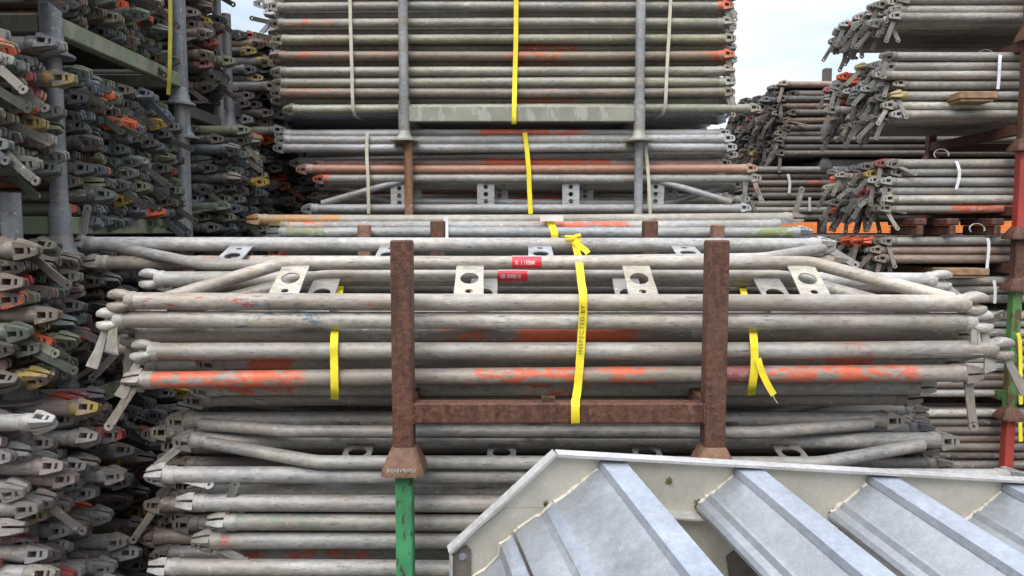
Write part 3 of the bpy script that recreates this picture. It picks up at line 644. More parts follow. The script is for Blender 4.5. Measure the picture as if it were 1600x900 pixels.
# rear middle bundle
bg_ = 'tubes of the middle rear bundle'
for (k, xl_, yl_, xr_, yr_, Y, col, lab, pt) in (
    ('1', 452, 210, 1118, 209, 4.06, (.31, .32, .33), 'topmost bluish tube with an orange stretch', (ORG, 1.05, 1.6, .75)),
    ('2', 452, 219, 1125, 217, 4.00, (.33, .33, .33), 'pale tube second from the top', None),
    ('3', 450, 231, 1128, 231, 4.00, (.32, .33, .34), 'pale bluish tube third from the top', None),
    ('4', 475, 254, 1130, 243, 4.09, (.27, .28, .27), 'slanting grey tube above the red-brown one', None),
    ('5', 486, 264, 1160, 264, 3.99, (.33, .215, .17), 'red-brown painted tube', ((.34, .17, .12), 0, 2.4, .9)),
    ('5b', 505, 256, 1120, 256, 4.07, (.3, .2, .17), 'tube with an orange line just above the red-brown one', (ORG, .9, 1.6, .8)),
    ('6', 512, 279, 1166, 279, 4.00, (.27, .265, .25), 'grey tube just under the red-brown one', None),
    ('7', 520, 296, 1140, 294, 4.30, (.22, .17, .15), 'dark brownish tube seen behind the three-hole plates', ((.3, .12, .08), .1, .9, .6)),
    ('8', 530, 313, 1150, 312, 4.30, (.28, .27, .24), 'tube with an orange patch seen behind the three-hole plates', (ORG, .9, 1.4, .7))):
    ft('B:' + k, xl_, yl_, Y, xr_, yr_, Y, col, lab + ' in the middle rear bundle', paint=pt, rollL=1.3, rollR=1.4, wR=wv(.3, .8) if k in '56' else None, group=bg_, hpL=ORG if k == '6' else None)
hB = ((.022, .0125, .0125), (.062, .0125, .0125), (.10, .0125, .0125))
lattice('grey trussed beam with three-hole plates at the front of the middle rear bundle', (494, 326, 4.0, 1150, 326, 4.0), [(503, 318, 4.0), (632, 281, 4.0), (1026, 281, 4.0), (1142, 316, 4.0)], (625, 759, 891, 1023), (.31, .32, .33), (.31, .32, .33), bg_, .018, (1.3, 1.3), None, wv(.1, -1), holes=hB, wt=.092, wb=.092)
lattice('second grey trussed beam just behind the three-hole one, bent the other way', (515, 289, 4.09, 1140, 290, 4.09), [(525, 291, 4.09), (600, 314, 4.09), (1040, 318, 4.09), (1130, 292, 4.09)], (647, 781, 913, 1045), (.27, .27, .27), (.25, .25, .25), bg_, .018, (1.3, 1.3), holes=((.02, .0125, .0125), (.05, .0125, .0125)), wt=.092, wb=.092, flip=False)
# rear top bundle
tg = 'tubes of the top rear bundle'
TOPR = [(-4, 0, (.24, .24, .22), None), (11, 0, (.26, .26, .245), None), (23.5, 1, (.29, .30, .31), None), (37, 0, (.27, .265, .235), ('L', ORG)), (50, 1, (.29, .29, .28), None), (62, 0, (.25, .25, .20), None), (75.5, 1, (.26, .26, .24), ('C', ORG)), (87.5, 0, (.22, .185, .15), ('CLR', ORG)),
        (99.5, 1, (.24, .23, .21), ('C', (.4, .14, .1))), (112, 0, (.30, .30, .27), None), (130, 0, (.29, .30, .26), None), (145, 0, (.23, .205, .18), ('L', ORG)), (156.5, 1, (.27, .27, .26), ('C', (.62, .17, .05))), (171, 0, (.25, .26, .215), None)]
TOPR = [(a, b_, (c[0] * .93, c[1] * .90, c[2] * .86), d) for a, b_, c, d in TOPR]
for i, (y, beh, col, pt) in enumerate(TOPR):
    Y = 4.0 if not beh else 4.065
    rnd = random.Random(i); dx = 20 if i == 13 else rnd.uniform(-6, 8)
    pr = None
    if pt: pt = (pt[0], tuple(x * .72 + y * .2 for x, y in zip(pt[1], col)))
    if pt: pr = {'L': (pt[1], 0, .3, .25), 'C': (pt[1], 1.25, 1.58, .7), 'CLR': (pt[1], 1.2, 1.5, .5, 0, .7, .15, 2.1, 2.4, .3)}[pt[0]]
    ft('T:%d' % i, 445 + dx, y, Y, 1125 + dx * .5 + (30 if i == 13 else 0), y - 1, Y, col, '%s tube, %s from the bottom of the top rear bundle' % (cname(col) + (' orange-patched' if pt else ''), ('lowest', 'second', 'third', 'fourth', 'fifth', 'sixth', 'seventh', 'eighth', 'ninth', 'tenth', 'eleventh', 'twelfth', 'thirteenth', 'fourteenth')[13 - i]),
       paint=pr, rollL=rnd.uniform(.8, 1.6), rollR=rnd.uniform(.8, 1.6), wR=wv(.25, .9) if not beh and rnd.random() < .6 else None, wL=wv(-1, -.2) if i in (3, 5) else None, hpR=ORG if i in (1, 7) else None, group=tg,
       mark=((.2, .24, .12), 1.9, 2.3, .12))

# ================================================================== filling of the bundles and the end-on stacks
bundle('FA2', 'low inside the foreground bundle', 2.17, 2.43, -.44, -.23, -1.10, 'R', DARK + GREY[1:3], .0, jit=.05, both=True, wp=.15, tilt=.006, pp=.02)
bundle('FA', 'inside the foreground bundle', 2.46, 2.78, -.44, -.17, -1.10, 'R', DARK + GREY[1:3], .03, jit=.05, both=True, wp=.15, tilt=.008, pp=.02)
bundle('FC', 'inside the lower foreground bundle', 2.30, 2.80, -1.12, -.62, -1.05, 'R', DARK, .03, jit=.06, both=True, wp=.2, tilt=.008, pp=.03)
bundle('FM', 'in the low middle rack', 3.30, 3.75, -.42, -.03, -1.02, 'R', GREENISH, .1, jit=.03, both=True)
bundle('FB', 'inside the middle rear bundle', 4.38, 4.88, .08, .52, -1.20, 'R', GREY + DARK, .1, jit=.03, both=True)
bundle('FT', 'inside the top rear bundle', 4.13, 4.88, .60, 1.42, -1.25, 'R', GREY + BLUE, .1, jit=.03, both=True, wp=.5)
# left row (tube ends point towards the aisle)
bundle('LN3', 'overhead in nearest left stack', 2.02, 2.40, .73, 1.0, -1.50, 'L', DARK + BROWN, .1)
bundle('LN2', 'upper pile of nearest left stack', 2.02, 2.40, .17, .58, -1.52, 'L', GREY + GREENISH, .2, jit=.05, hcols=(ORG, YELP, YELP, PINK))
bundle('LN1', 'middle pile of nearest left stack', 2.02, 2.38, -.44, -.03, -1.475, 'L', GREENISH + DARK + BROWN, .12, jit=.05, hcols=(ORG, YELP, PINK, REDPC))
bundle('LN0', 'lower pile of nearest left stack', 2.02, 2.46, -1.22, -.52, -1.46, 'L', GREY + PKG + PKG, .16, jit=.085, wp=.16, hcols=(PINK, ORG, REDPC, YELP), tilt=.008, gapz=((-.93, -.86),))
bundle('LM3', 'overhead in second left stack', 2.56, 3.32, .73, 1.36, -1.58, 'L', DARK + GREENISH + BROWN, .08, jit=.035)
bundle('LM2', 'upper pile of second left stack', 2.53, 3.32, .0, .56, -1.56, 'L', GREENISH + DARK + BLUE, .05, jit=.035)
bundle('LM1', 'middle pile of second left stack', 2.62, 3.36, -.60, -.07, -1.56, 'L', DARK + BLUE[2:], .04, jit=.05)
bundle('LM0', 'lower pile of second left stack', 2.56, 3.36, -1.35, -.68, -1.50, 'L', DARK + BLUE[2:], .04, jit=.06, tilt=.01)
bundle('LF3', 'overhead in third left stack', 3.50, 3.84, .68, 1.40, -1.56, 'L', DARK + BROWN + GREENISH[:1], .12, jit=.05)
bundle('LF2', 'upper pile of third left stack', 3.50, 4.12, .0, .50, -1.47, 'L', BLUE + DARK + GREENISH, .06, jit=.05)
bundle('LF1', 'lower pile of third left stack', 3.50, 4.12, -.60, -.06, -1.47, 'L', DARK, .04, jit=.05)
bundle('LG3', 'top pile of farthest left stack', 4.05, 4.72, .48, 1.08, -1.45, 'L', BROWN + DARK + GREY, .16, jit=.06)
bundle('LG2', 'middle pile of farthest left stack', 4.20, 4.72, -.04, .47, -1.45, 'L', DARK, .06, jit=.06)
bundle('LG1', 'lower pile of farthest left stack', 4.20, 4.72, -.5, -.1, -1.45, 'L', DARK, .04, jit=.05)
# unseen stack added behind the camera to block low sky light
bundle('OPa', 'unseen light-blocking stack across the aisle', -3.1, -2.8, -1.60, 1.75, -2.6, 'R', DARK + GREENISH, .05, both=True)
bundle('OPb', 'unseen light-blocking stack across the aisle', -3.1, -2.8, -1.60, 1.75, .25, 'R', DARK + GREENISH, .05, both=True)
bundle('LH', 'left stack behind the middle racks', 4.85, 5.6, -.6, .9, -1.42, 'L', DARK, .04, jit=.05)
# right row
RC = [(.33, .315, .28), (.30, .29, .27), (.35, .33, .285), (.32, .32, .31), (.28, .27, .25)]
rn = 'near right stack'
bundle('R5', 'highest pile of ' + rn, 4.16, 4.92, 1.14, 1.30, 2.17, 'R', RC, .08, jit=.03, wp=.8, seed=3)
bundle('R4', 'second pile of ' + rn, 4.16, 4.92, .80, .985, 2.17, 'R', RC, .12, jit=.04, wp=.8)
bundle('R4b', 'third pile of ' + rn, 4.16, 4.92, .60, .77, 2.17, 'R', RC, .15, jit=.04, wp=.8)
bundle('R3', 'fourth pile of ' + rn, 4.16, 4.92, .08, .40, 2.17, 'R', RC, .12, jit=.04, wp=.8)
bundle('R2', 'fifth pile of ' + rn, 4.16, 4.92, -.21, -.04, 2.17, 'R', RC + BROWN, .06, jit=.04, wp=.8)
bundle('R1', 'sixth pile of ' + rn, 4.16, 4.92, -.42, -.265, 2.17, 'R', RC, .06, jit=.04, wp=.8)
bundle('R0', 'seventh pile of ' + rn, 4.16, 4.92, -.95, -.46, 2.17, 'R', RC + BROWN, .06, jit=.04, wp=.8, pp=.2)
bundle('Rz', 'lowest pile of ' + rn, 4.16, 4.92, -1.62, -1.03, 2.17, 'R', DARK + GREY + BROWN, .06, jit=.04, wp=.8)
bundle('Q3', 'upper pile of far right stack', 5.55, 6.95, .54, 1.10, 2.07, 'R', DARK + DARK + BROWN, .06, jit=.045, wp=.8, tilt=.01)
bundle('Q2', 'lower pile of far right stack', 5.55, 6.95, .07, .48, 1.78, 'R', GREY + BROWN + DARK, .08, jit=.05, wp=.8, pp=.3)
bundle('Q1', 'lowest pile of far right stack', 5.55, 6.4, -.6, -.03, 1.9, 'R', GREY + BROWN, .08, jit=.05, wp=.8)

SHOW = {'FA': '0:0', 'FA2': '0:0 2:0 2:2 3:0', 'FB': '1:0 6:0 8:0', 'FC': '0:0 0:4 1:0 2:0 2:1 5:0 6:0 6:1 7:0 8:0', 'FM': '1:0', 'FT': '11:0 12:0 15:0 15:1 15:2 15:4 15:5 15:6 15:7', 'LF2': '0:1 10:0 1:0 1:1 2:0 4:0 5:0 6:0 8:0 9:1', 'LF3': '10:0 12:0 12:3 13:0 14:0 14:2 15:1 7:1 7:5 8:0', 'LG2': '10:0 6:2', 'LG3': '11:0 1:0 2:0 3:0 4:0 5:0 6:0 9:0', 'LM0': '0:10 0:2 12:2 1:6 3:1 6:0 6:2 8:0 8:3', 'LM1': '10:0 2:0 2:1 2:5 3:0 4:0 8:0', 'LM2': '0:0 0:7 0:9 10:0 10:7 1:0 1:7 2:0 2:4 2:5 3:0 3:12 3:4 4:9 5:0 5:12 6:11 6:6 6:7 7:0 7:5 8:0 8:1 8:4 8:7 9:0', 'LM3': '11:11 11:6 12:0 12:3 12:4 13:0 13:12 13:13 13:4 9:9', 'LN0': '0:0 0:3 0:6 0:7 10:3 10:7 11:5 11:6 11:7 1:4 2:0 2:1 2:3 2:4 2:5 3:1 3:6 4:0 4:2 4:4 4:5 4:7 5:0 5:1 5:5 6:0 6:2 6:3 6:5 6:7 8:1 8:2 8:4 8:5 8:6 9:0 9:3', 'LN1': '0:0 0:1 0:4 1:0 1:6 2:0 2:6 3:0 4:1 4:5 5:0 5:1 5:2 5:4 6:0 6:1 6:3 7:2 7:6 8:0 8:1 8:2', 'LN2': '0:4 1:1 2:0 2:5 3:0 3:2 4:3 4:6 5:2 5:4 5:6 7:0 7:6 8:1 8:5 8:6', 'Q1': '0:0', 'Q2': '0:0 1:0 2:0 3:0 4:0 5:0 6:0 7:0', 'Q3': '0:0 10:0 1:0 2:0 3:0 4:0 5:0 6:0 7:0 8:0 9:0', 'R0': '8:0 9:0', 'R1': '0:0 1:0', 'R2': '0:0 1:0 2:0', 'R3': '0:0 0:4 1:0 1:7 2:0 2:1 3:0 4:0 5:0', 'R4': '0:0 0:5 1:0 2:0 2:1 3:0 3:1', 'R4b': '0:0 0:9 1:0 2:0 2:1 2:10 2:12 2:2 2:3 2:5 2:7', 'R5': '0:0 1:0 2:0 2:1 2:10 2:11 2:12 2:2 2:4 2:5 2:6 2:7 2:8 2:9', 'Rz': '0:0 1:0 2:0 3:0 4:0 5:0 6:0'}  # tubes showing largest, built one by one
DUMP_ALL = SHOW is None
SHOWN = set() if DUMP_ALL else {a + ':' + q for a, v in SHOW.items() for q in v.split()}
random.seed(4)
n_ind = 0
for L in LEDS:
    if getattr(L, 'hand', False) or DUMP_ALL or L.key in SHOWN:
        t_ = make_led(L)
        if DUMP_ALL: t_['key'] = L.key
    else: mass_led(L)
if MASS.v: tag(MASS.build('packed_scaffold_tubes', STEELM), 'hundreds more grey scaffold tubes packed deep inside the stacks', 'scaffold tubes', kind='stuff')

# ================================================================== straps
def ribbon(pts, width, th=.0022, side=None, twist=None):
    pts = [Vector(p) for p in pts]; mb = MB(); rr = []; rz = random.Random(len(pts) + int(abs(pts[-1].x) * 9999)); dense = []
    for k in range(len(pts) - 1):
        p0, p1, p2, p3 = pts[max(k - 1, 0)], pts[k], pts[k + 1], pts[min(k + 2, len(pts) - 1)]
        for q in range(4):
            u = q / 4; dense.append(.5 * (2 * p1 + (p2 - p0) * u + (2 * p0 - 5 * p1 + 4 * p2 - p3) * u * u + (3 * p1 - p0 - 3 * p2 + p3) * u ** 3))
    pts = dense + [pts[-1]]; ang = 0
    for k, p in enumerate(pts):
        ang = ang * .6 + rz.uniform(-.06, .06); p = p + Vector((rz.uniform(-.0004, .0004), 0, 0))
        t = (pts[min(k + 1, len(pts) - 1)] - pts[max(k - 1, 0)]).normalized()
        s_ = (side or Vector((1, 0, 0))); s_ = (s_ - t * s_.dot(t)).normalized(); n = t.cross(s_)
        if True: a = ang; s_, n = s_ * math.cos(a) + n * math.sin(a), n * math.cos(a) - s_ * math.sin(a)
        rr.append([p - s_ * width / 2 - n * th / 2, p + s_ * width / 2 - n * th / 2, p + s_ * width / 2 + n * th / 2, p - s_ * width / 2 + n * th / 2])
    mb.rings(rr); return mb
def strap(pix, width, mat, label, group, name='lashing_strap', th=.0022):
    pts = [W(*p) for p in pix]; o0 = pts[0]
    t = thing(name, o0, label, 'strap', group)
    mb = ribbon([p - o0 for p in pts], width, th); mb.build('webbing', mat, t); return t, o0
SG = 'straps round the bundles'
s1, o1 = strap([(880, 369, 2.62), (888, 369, 2.55), (895, 371, 2.515), (898, 381, 2.505), (902, 395, 2.44), (905, 412, 2.18), (908, 440, 2.12), (911, 460, 2.022), (911, 490, 2.02), (909, 520, 2.025), (907, 550, 2.018), (904, 590, 2.012), (901, 618, 2.0), (899, 628, 1.902), (899, 658, 1.898), (899, 661, 1.92), (899, 663, 2.0)],
     .0225, YEL, 'yellow printed webbing strap tied over the foreground bundle and the rusty rail', SG)
mb = MB(); kp = W(895, 373, 2.49) - o1
for (dx, dz, r_, an) in ((-.004, .006, .010, .1), (.004, -.003, .012, -.15)):
    mb.tube([kp + Vector((-.026, 0, dz)), kp + Vector((0, -.006, dz + dx)), kp + Vector((.026, .002, dz + an * .05))], [.007, r_, .008], 10)
mb.build('knot', plain('yellow_knot', (.70, .50, .02), .7), s1)
ribbon([W(*p) - o1 for p in ((898, 376, 2.47), (906, 384, 2.465), (915, 391, 2.46), (919, 396, 2.455))], .019, .002, Vector((.7, 0, .7))).build('loose_end', YEL, s1)
# printed words running up the webbing
def lettering(txt, p, q, size, parent, org, off):
    off = .0052
    cu = bpy.data.curves.new('lettering', 'FONT'); cu.body = txt; cu.size = size; cu.align_x = 'LEFT'; cu.align_y = 'CENTER'; cu.extrude = .0002; cu.space_character = 1.22
    tmp = bpy.data.objects.new('tmp', cu); COL.objects.link(tmp); dg = bpy.context.evaluated_depsgraph_get(); me = bpy.data.meshes.new_from_object(tmp.evaluated_get(dg)); bpy.data.objects.remove(tmp)
    d = (q - p); x = d.normalized(); wx = max(v.co.x for v in me.vertices); k = d.length / wx
    nrm = Vector((0, -1, 0)); nrm = (nrm - x * nrm.dot(x)).normalized(); y = nrm.cross(x)
    M = Matrix((x, y, nrm)).transposed().to_4x4(); M.translation = p - org + nrm * off
    me.transform(Matrix.Diagonal((k, 1, 1, 1))); obj('lettering', me, BPRINT, parent, None, None, M)
lettering('INSPECTED BY.', W(906.5, 553, 2.0165), W(911.5, 474, 2.0195), .0165, s1, o1, .003)
lettering('BY', W(902.8, 409, 2.225), W(901.6, 399, 2.385), .014, s1, o1, .003)
strap([(527, 440, 2.42), (533, 438, 2.40), (530, 458, 2.22)], .02, YEL, 'short piece of yellow strap showing between tubes by the first holed plate', SG)
strap([(524, 505, 2.10), (523.5, 512, 2.085), (522, 534, 2.022), (522, 560, 2.02), (522.5, 590, 2.012), (523, 612, 2.02), (523, 624, 2.06)], .0215, YEL, 'yellow strap hanging round the foreground bundle beside the left rusty post', SG)
strap([(1153, 440, 2.42), (1158, 442, 2.40), (1163, 460, 2.22)], .02, YEL, 'short piece of yellow strap showing between tubes beside the right rusty post', SG)
s3, o3 = strap([(1175, 505, 2.10), (1176, 514, 2.085), (1178, 534, 2.022), (1179, 555, 2.014), (1178, 585, 2.008), (1175, 606, 2.02), (1174, 617, 2.06)], .0215, YEL, 'yellow strap with a loose frayed tail beside the right rusty post', SG)
ribbon([W(*p) - o3 for p in ((1184, 560, 2.004), (1190, 580, 2.0), (1199, 600, 1.998), (1209, 617, 1.996))], .018, .002, Vector((.8, 0, .6))).build('loose_end', YEL, s3)
m = MB(); m.tube([W(*p) - o3 for p in ((1208, 616, 1.996), (1210, 623, 1.99), (1215, 630, 1.985))], .001, 6); m.build('frayed_thread', CREAM, s3)
strap([(853, 337, 3.22), (856, 341, 3.165), (862, 352, 3.165), (866, 362, 3.13), (867, 374, 3.13)], .031, YEL, 'yellow strap tied over the tubes of the low middle rack', SG)
m = MB(); m.box(-.05, .05, 0, .004, -.013, .013); tag(m.build('paper_tag', plain('white_tag', (.72, .66, .62)), loc=W(862, 341, 3.15)), 'small white tag under the yellow strap of the low middle rack', 'tag')
strap([(820, 207, 3.96), (823, 232, 3.965), (826, 263, 3.955), (827, 290, 3.96), (829, 334, 3.95)], .024, YEL, 'slanting yellow strap across the middle rear bundle', SG)
strap([(806.5, -30, 3.955), (806, 60, 3.96), (804.5, 120, 3.96), (803.5, 164, 3.9), (803, 190, 3.895), (803, 194, 3.93)], .024, YEL, 'straight yellow strap over the top rear bundle down to its rail', SG)
strap([(546, -30, 3.96), (548, 50, 3.955), (550, 120, 3.955), (552, 172, 3.96), (560, 185, 4.05), (572, 190, 4.3)], .017, CREAM, 'cream strap on the top rear bundle near its mossy tube ends', SG)
strap([(1049, -30, 3.96), (1046, 40, 3.955), (1042, 110, 3.955), (1039, 168, 3.96), (1030, 182, 4.05), (1015, 190, 4.3)], .017, CREAM, 'cream strap on the top rear bundle nearer the open sky', SG)
strap([(574, 205, 3.96), (573, 240, 3.955), (575, 280, 3.94), (576, 334, 3.955)], .017, CREAM, 'cream strap across the middle rear bundle left of the rusty post', SG)
strap([(1008, 222, 3.96), (1011, 250, 3.95), (1014, 290, 3.94), (1016, 334, 3.95)], .017, CREAM, 'cream strap across the middle rear bundle beside the grey post', SG)
strap([(697, 338, 3.15), (697, 352, 3.145), (697, 372, 3.12)], .019, WHITEB, 'white plastic band round the tubes of the low middle rack', SG)
for (pix, la) in (([(1563, 86, 4.15), (1562, 96, 4.12), (1561, 120, 4.12), (1559, 139, 4.12)], 'white plastic band high on the near right stack'),
                  ([(1494, 252, 4.15), (1498, 262, 4.12), (1499, 275, 4.12), (1494, 296, 4.12)], 'white plastic band on the near right stack beside the red post'),
                  ([(1543, 372, 4.12), (1545, 385, 4.12), (1542, 420, 4.12)], 'white plastic band on the short near right rack'),
                  ([(1553, 438, 4.12), (1555, 455, 4.12), (1554, 474, 4.12)], 'white plastic band just below the pale timber offcut'),
                  ([(1400, 600, 4.12), (1400, 619, 4.12)], 'white plastic band low on the near right stack behind a hanging wedge'),
                  ([(1231, 272, 5.53), (1234, 285, 5.53), (1233, 302, 5.53)], 'white plastic band on the far right stack by an orange tube'),
                  ([(1265, 308, 5.53), (1265, 330, 5.53)], 'second white plastic band on the far right stack, lower down')):
    strap(pix, .017 if pix[0][2] < 5 else .02, WHITEB, la, 'white plastic bands')
for (px, py, Y, la) in ((1542, 84, 4.3, 'loose loop of white band on top of the upper right pile'), (1473, 240, 4.3, 'curled loose end of white band on the pile beside the red post'), (1529, 357, 4.18, 'small loop of white band on the pile in front of the orange netting')):
    c = W(px, py, Y); mb = ribbon([Vector((.033 * math.cos(a), .03 * math.sin(a * .5), .028 * math.sin(a))) for a in [R(-30 + 15 * k) for k in range(18)]], .012, .002, Vector((0, 1, 0)))
    tag(mb.build('band_loop', WHITEB, loc=c), la, 'plastic band', 'white plastic bands')
# yellow straps in the dark left stacks
for (pix, w_, la, mt) in (([(266, -10, 2.84), (266, 60, 2.84), (265, 110, 2.84), (263, 148, 2.86)], .014, 'yellow strap behind the grey post high in the left row', YEL2),
                      ([(102, 565, 2.5), (105, 600, 2.5), (104, 628, 2.5)], .014, 'yellow strap hanging in front of the dark post in the left row', YEL2),
                      ([(35, 575, 2.45), (70, 598, 2.47), (112, 632, 2.5)], .016, 'slack yellow strap slanting down below the middle pile, left row', YEL2),
                      ([(172, 665, 2.6), (180, 690, 2.6), (185, 720, 2.6), (182, 765, 2.62)], .012, 'thin curved yellow strap in the shadowed gap of the left row', YEL2),
                      ([(322, 188, 3.85), (322, 215, 3.84), (323, 228, 3.84)], .016, 'short yellow strap end hanging by the third left rack', YEL2),
                      ([(338, 186, 3.85), (334, 205, 3.84), (335, 228, 3.84)], .016, 'second short yellow strap end hanging by the third left rack', YEL2),
                      ([(1590, 520, 4.02), (1594, 540, 4.02), (1595, 632, 4.02)], .02, 'yellow strap hanging beside the chipped green post of the right row', YEL),
                      ([(1594, 660, 4.02), (1595, 690, 4.02)], .02, 'short yellow strap end low beside the lowest red post of the right row', YEL)):
    strap(pix, w_, mt, la, SG)

# ================================================================== aluminium stair lying on its side in the foreground
AW = Vector((-.223, cP + sP * .203, cP * .203 - sP)).normalized()      # along the treads, away from the camera
P0 = W(865, 708, 1.60); CAMP = Vector((0, 0, CAMZ))
def S(px, py, off=0):
    d = W(px, py, 1.0) - CAMP; q = P0 - AW * off
    return CAMP + d * ((q - CAMP).dot(AW) / d.dot(AW))
def SP(px, py, off=0): return S(px, py) - AW * off
stair = thing('aluminium_stair', Vector((P0.x, P0.y, 0)), 'unused aluminium stair flight lying on its side in front of the tube bundles', 'stair'); so_ = stair.location.copy()
def sbuild(name, mb, mat, parent=None):
    m = mb.mesh(name, 25)
    if parent is None: m.transform(Matrix.Translation(-so_))
    else: m.transform(Matrix.Translation(-so_))
    return obj(name, m, mat, parent or stair)
A_, B_, C_ = (702, 858), (865, 708), (1960, 770.5)
Vd = (S(702, 1000) - S(702, 858)).normalized()
g_low = lambda p: p + Vd * ((p.z - .02) / -Vd.z)
mb = MB(); mb.prism([S(*A_), S(*B_), S(*C_), S(1960, 853), S(856, 793), S(790, 793), S(703, 862)], AW * .004)
far = sbuild('stringer', mb, ALUW)
mb = MB(); mb.prism([S(703, 863.5), S(790, 794.2), S(856, 794.2), S(1960, 854.5), g_low(S(1960, 854.5)), g_low(S(703, 863.5))], AW * .005); sbuild('lower_panel', mb, ALUW, stair)
def edge(p, q, w_, out, th=.004, name='edge_flange', mat=ALUE, shift=0):
    """bar lying along p-q in the stringer plane, standing out towards the camera"""
    d = (q - p).normalized(); n = AW.cross(d).normalized()
    if n.z < 0: n = -n
    p, q = p + n * shift, q + n * shift
    m = MB(); a = [p, q, q + n * w_, p + n * w_]; m.prism([x + AW * .006 for x in a], -AW * (out + .006)); return m
me_ = edge(S(*A_), S(*B_) + (S(*B_) - S(*A_)).normalized() * .0035, .0065, .022); 
m2 = edge(S(*B_) + (S(*C_) - S(*B_)).normalized() * .004, S(*C_), .0065, .022); me_.add(m2.v, m2.f)
sbuild('edge_flange', me_, ALUE)
m3 = edge(S(702.5, 862), g_low(S(702.5, 862)), .004, .02); sbuild('edge_flange', m3, ALUE)
m4 = edge(S(985, 795), S(1960, 852), .0045, .034, shift=-.004); sbuild('inner_flange', m4, ALUE)
# near stringer, outside the frame
NW = .66
mb = MB(); mb.prism([S(*p) - AW * NW for p in (A_, B_, C_, (1960, 853), (703, 862))], -AW * .004); sbuild('stringer', mb, ALUW)
# treads: folded profiles run between the stringers
def tread(prof, name, mats):
    """prof: list of pixel points in the stringer plane; extruded towards the camera"""
    th = .0035; P = [S(*p) for p in prof]; mb = MB(); n = len(P); nrm = []
    for k in range(n):
        d = (P[min(k + 1, n - 1)] - P[max(k - 1, 0)]).normalized(); nrm.append(AW.cross(d).normalized() * th)
    loop = P + [p + q for p, q in zip(reversed(P), reversed(nrm))]
    mb.prism([p - AW * .001 for p in loop], -AW * (NW - .002)); return mb
for k, (ox, oy, sc) in enumerate(((939, 723, 1.0), (1150, 733, 1.02), (1358, 745.5, 1.05), (1568, 757.5, 1.08), (1780, 770, 1.1))):
    pr = [(36, 12), (34, 0), (0, 0), (-1, 8), (-7, 12), (-36, 37), (-41, 38), (-46, 46), (-56, 51), (-60, 56), (-60, 60)]
    if k == 0: pr = [(37, 12), (35, -1), (0, 0), (-1, 8), (-8, 12), (-44, 42), (-50, 48), (-72, 62), (-72, 70)]
    mb = tread([(ox + a * sc, oy + b_ * sc) for a, b_ in pr], 'tread', None)
    tr = sbuild('tread', mb, ALUT)
    # smooth nose ridge, slightly proud
    rd = tread([(ox + a * sc, oy + b_ * sc) for a, b_ in ((38.2, 13), (36.2, -1.2), (-1.2, -1.2), (-2.4, 7))], 'r', None)
    rr_ = sbuild('nosing', rd, ALUR, tr)
    # weld bead
    w_ = [(-3, 10), (-10, 17), (-20, 25), (-28, 32), (-37, 39), (-43, 40), (-49, 48), (-57, 52)] if k else [(-3, 10), (-12, 18), (-22, 25), (-32, 35), (-44, 42), (-50, 48), (-60, 56), (-72, 62)]
    rnd = random.Random(k); pts = [SP(ox + (a - 2) * sc, oy + (b_ - 1) * sc, .003) for a, b_ in w_]; path = rounded(pts, .004, 2)
    wb = MB(); wb.tube(path, [rnd.uniform(.0028, .0062) for _ in path], 8); sbuild('weld_bead', wb, WELD, tr)
for j, prf in enumerate(([(866, 786), (862, 790), (846, 806), (838, 808), (812, 826), (806, 832)], [(801, 838), (797, 843), (784, 850), (782, 868), (760, 890), (738, 903), (730, 910)], [(726, 914), (715, 926), (712, 960), (700, 990)])):
    tr = sbuild('tread', tread(prf, 'tread', None), ALUT); tr['label'] = 'narrow platform plank of the stair'
    rnd = random.Random(20 + j); path = rounded([SP(a - 3, b_ - 2, .003) for a, b_ in prf], .003, 2)
    wb = MB(); wb.tube(path, [rnd.uniform(.0025, .0055) for _ in path], 8); sbuild('weld_bead', wb, WELD, tr)
    rb = tread([(prf[0][0] + .5, prf[0][1] - 2), (prf[1][0] - 1, prf[1][1] - 1.5), (prf[1][0] - 9, prf[1][1] + 6)], 'r', None); sbuild('rib', rb, ALUR, tr)
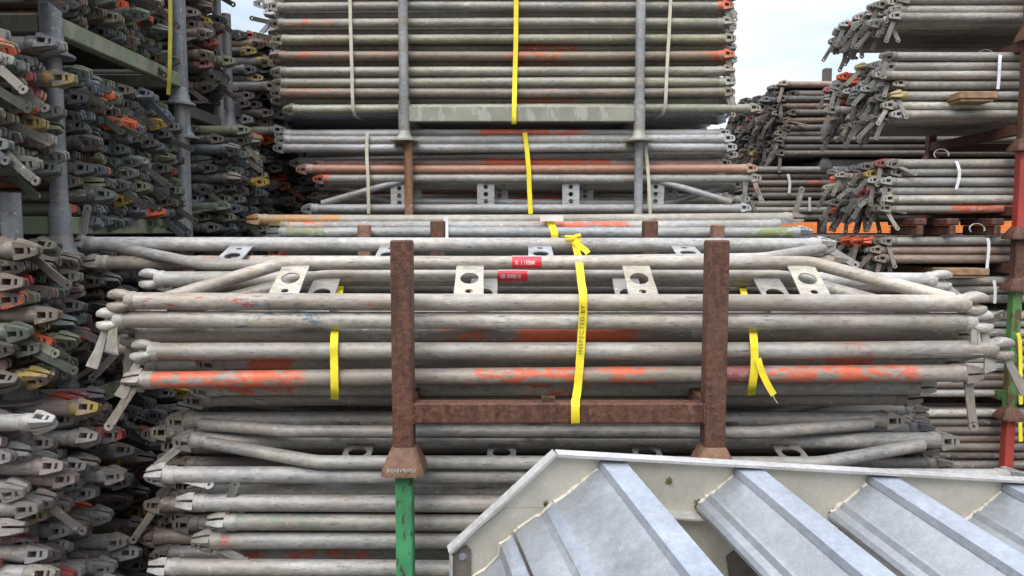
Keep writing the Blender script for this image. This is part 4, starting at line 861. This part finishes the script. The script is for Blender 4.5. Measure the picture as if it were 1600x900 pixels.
# bolted corner bracket, moss at the welds
mb = MB(); mb.prism([SP(706, 868, .002), SP(728, 851, .002), SP(736, 858, .002), SP(735, 935, .002), SP(706, 950, .002)], -AW * .004); br = sbuild('corner_bracket', mb, plain('grimy_bracket', (.17, .145, .12), .6, .2, .3, 30))
fx = frame_x(-AW); mb = MB(); c = SP(722, 867, .006); mb.tube([c, c - AW * .002], .009, 16); mb.tube([c - AW * .002, c - AW * .006], .0055, 6); sbuild('bolt', mb, ALUT, br)
mb = MB(); c = SP(1152, 872, .002); mb.prism([SP(1135, 868, .0), SP(1152, 856, .0), SP(1200, 905, .0), SP(1140, 905, .0)], -AW * .004); sbuild('corner_bracket', mb, plain('grimy_bracket_dark', (.12, .105, .09), .6, .2, .3, 30))
rnd = random.Random(8)
for (cx, cy, sp, n) in ((860, 797, 7, 120), (853, 786, 4, 40), (1091, 787, 6, 130), (1300, 800, 4, 30), (1045, 752, 4, 50), (935, 738, 4, 25), (1508, 812, 4, 20)):
    mb = MB()
    for _ in range(n):
        p = SP(cx + rnd.gauss(0, sp * .5), cy + rnd.gauss(0, sp * .55), rnd.uniform(0, .004)); q = rnd.uniform(.0006, .0016)
        mb.box(-q, q, -q, q, -q, q, Matrix.Translation(p) @ Matrix.Rotation(rnd.uniform(0, 3), 4, Vector((rnd.random(), rnd.random(), .3))))
    sbuild('moss', mb, MOSS)

# ================================================================== far background
def netting(x0, x1, y, z0, z1):
    t = thing('barrier_fence', Vector((x0, y, 0)), 'orange mesh barrier fence glimpsed under the right stacks', 'fence'); mb = MB()
    s_ = .06; x = 0
    while x < x1 - x0: mb.box(x, x + .040, -.003, .003, z0, z1); x += s_
    net = mb
    z = z0
    while z < z1: net.box(0, x1 - x0, -.005, -.0031, z, z + .036); z += s_
    net.build('netting', ORANGE, t)
    for k in range(7):
        m = MB(); m.tube([(k * (x1 - x0) / 6, .03, 0), (k * (x1 - x0) / 6, .03, z1 + .05)], .02, 10); m.build('post', DARKB, t)
netting(2.8, 10.5, 10.5, .9, 1.92)
t = thing('storage_shed', Vector((7.5, 17, 0)), 'pale blue corrugated shed roof glimpsed behind the far right stack', 'shed')
mb = MB(); n = 90; rr = []
for k in range(n): x = -5.5 + k * 11 / n; rr += [x]
rings = [[Vector((x, 0, 3.1 + .03 * (i % 2))) for i, x in enumerate(rr)], [Vector((x, 2.6, 3.8 + .03 * (i % 2))) for i, x in enumerate(rr)]]
mb.rings(rings, False, False); mb.build('roof', ROOFM, t, sharp=10)
mb = MB(); mb.box(-5.4, 5.4, .1, 5.0, 0, 3.05); mb.build('wall', plain('shed_wall', (.22, .22, .22)), t)
t = thing('yard_wall', Vector((0, 24, 0)), 'low dark boundary wall across the back of the yard', 'wall')
mb = MB(); mb.box(-30, 30, 0, .2, 0, 1.7); mb.build('panel', plain('dark_boarding', (.10, .09, .08), .8), t); mb = MB(); mb.box(-30, 30, -.03, .23, 1.701, 1.76); mb.build('coping', plain('coping_stone', (.25, .24, .22)), t)
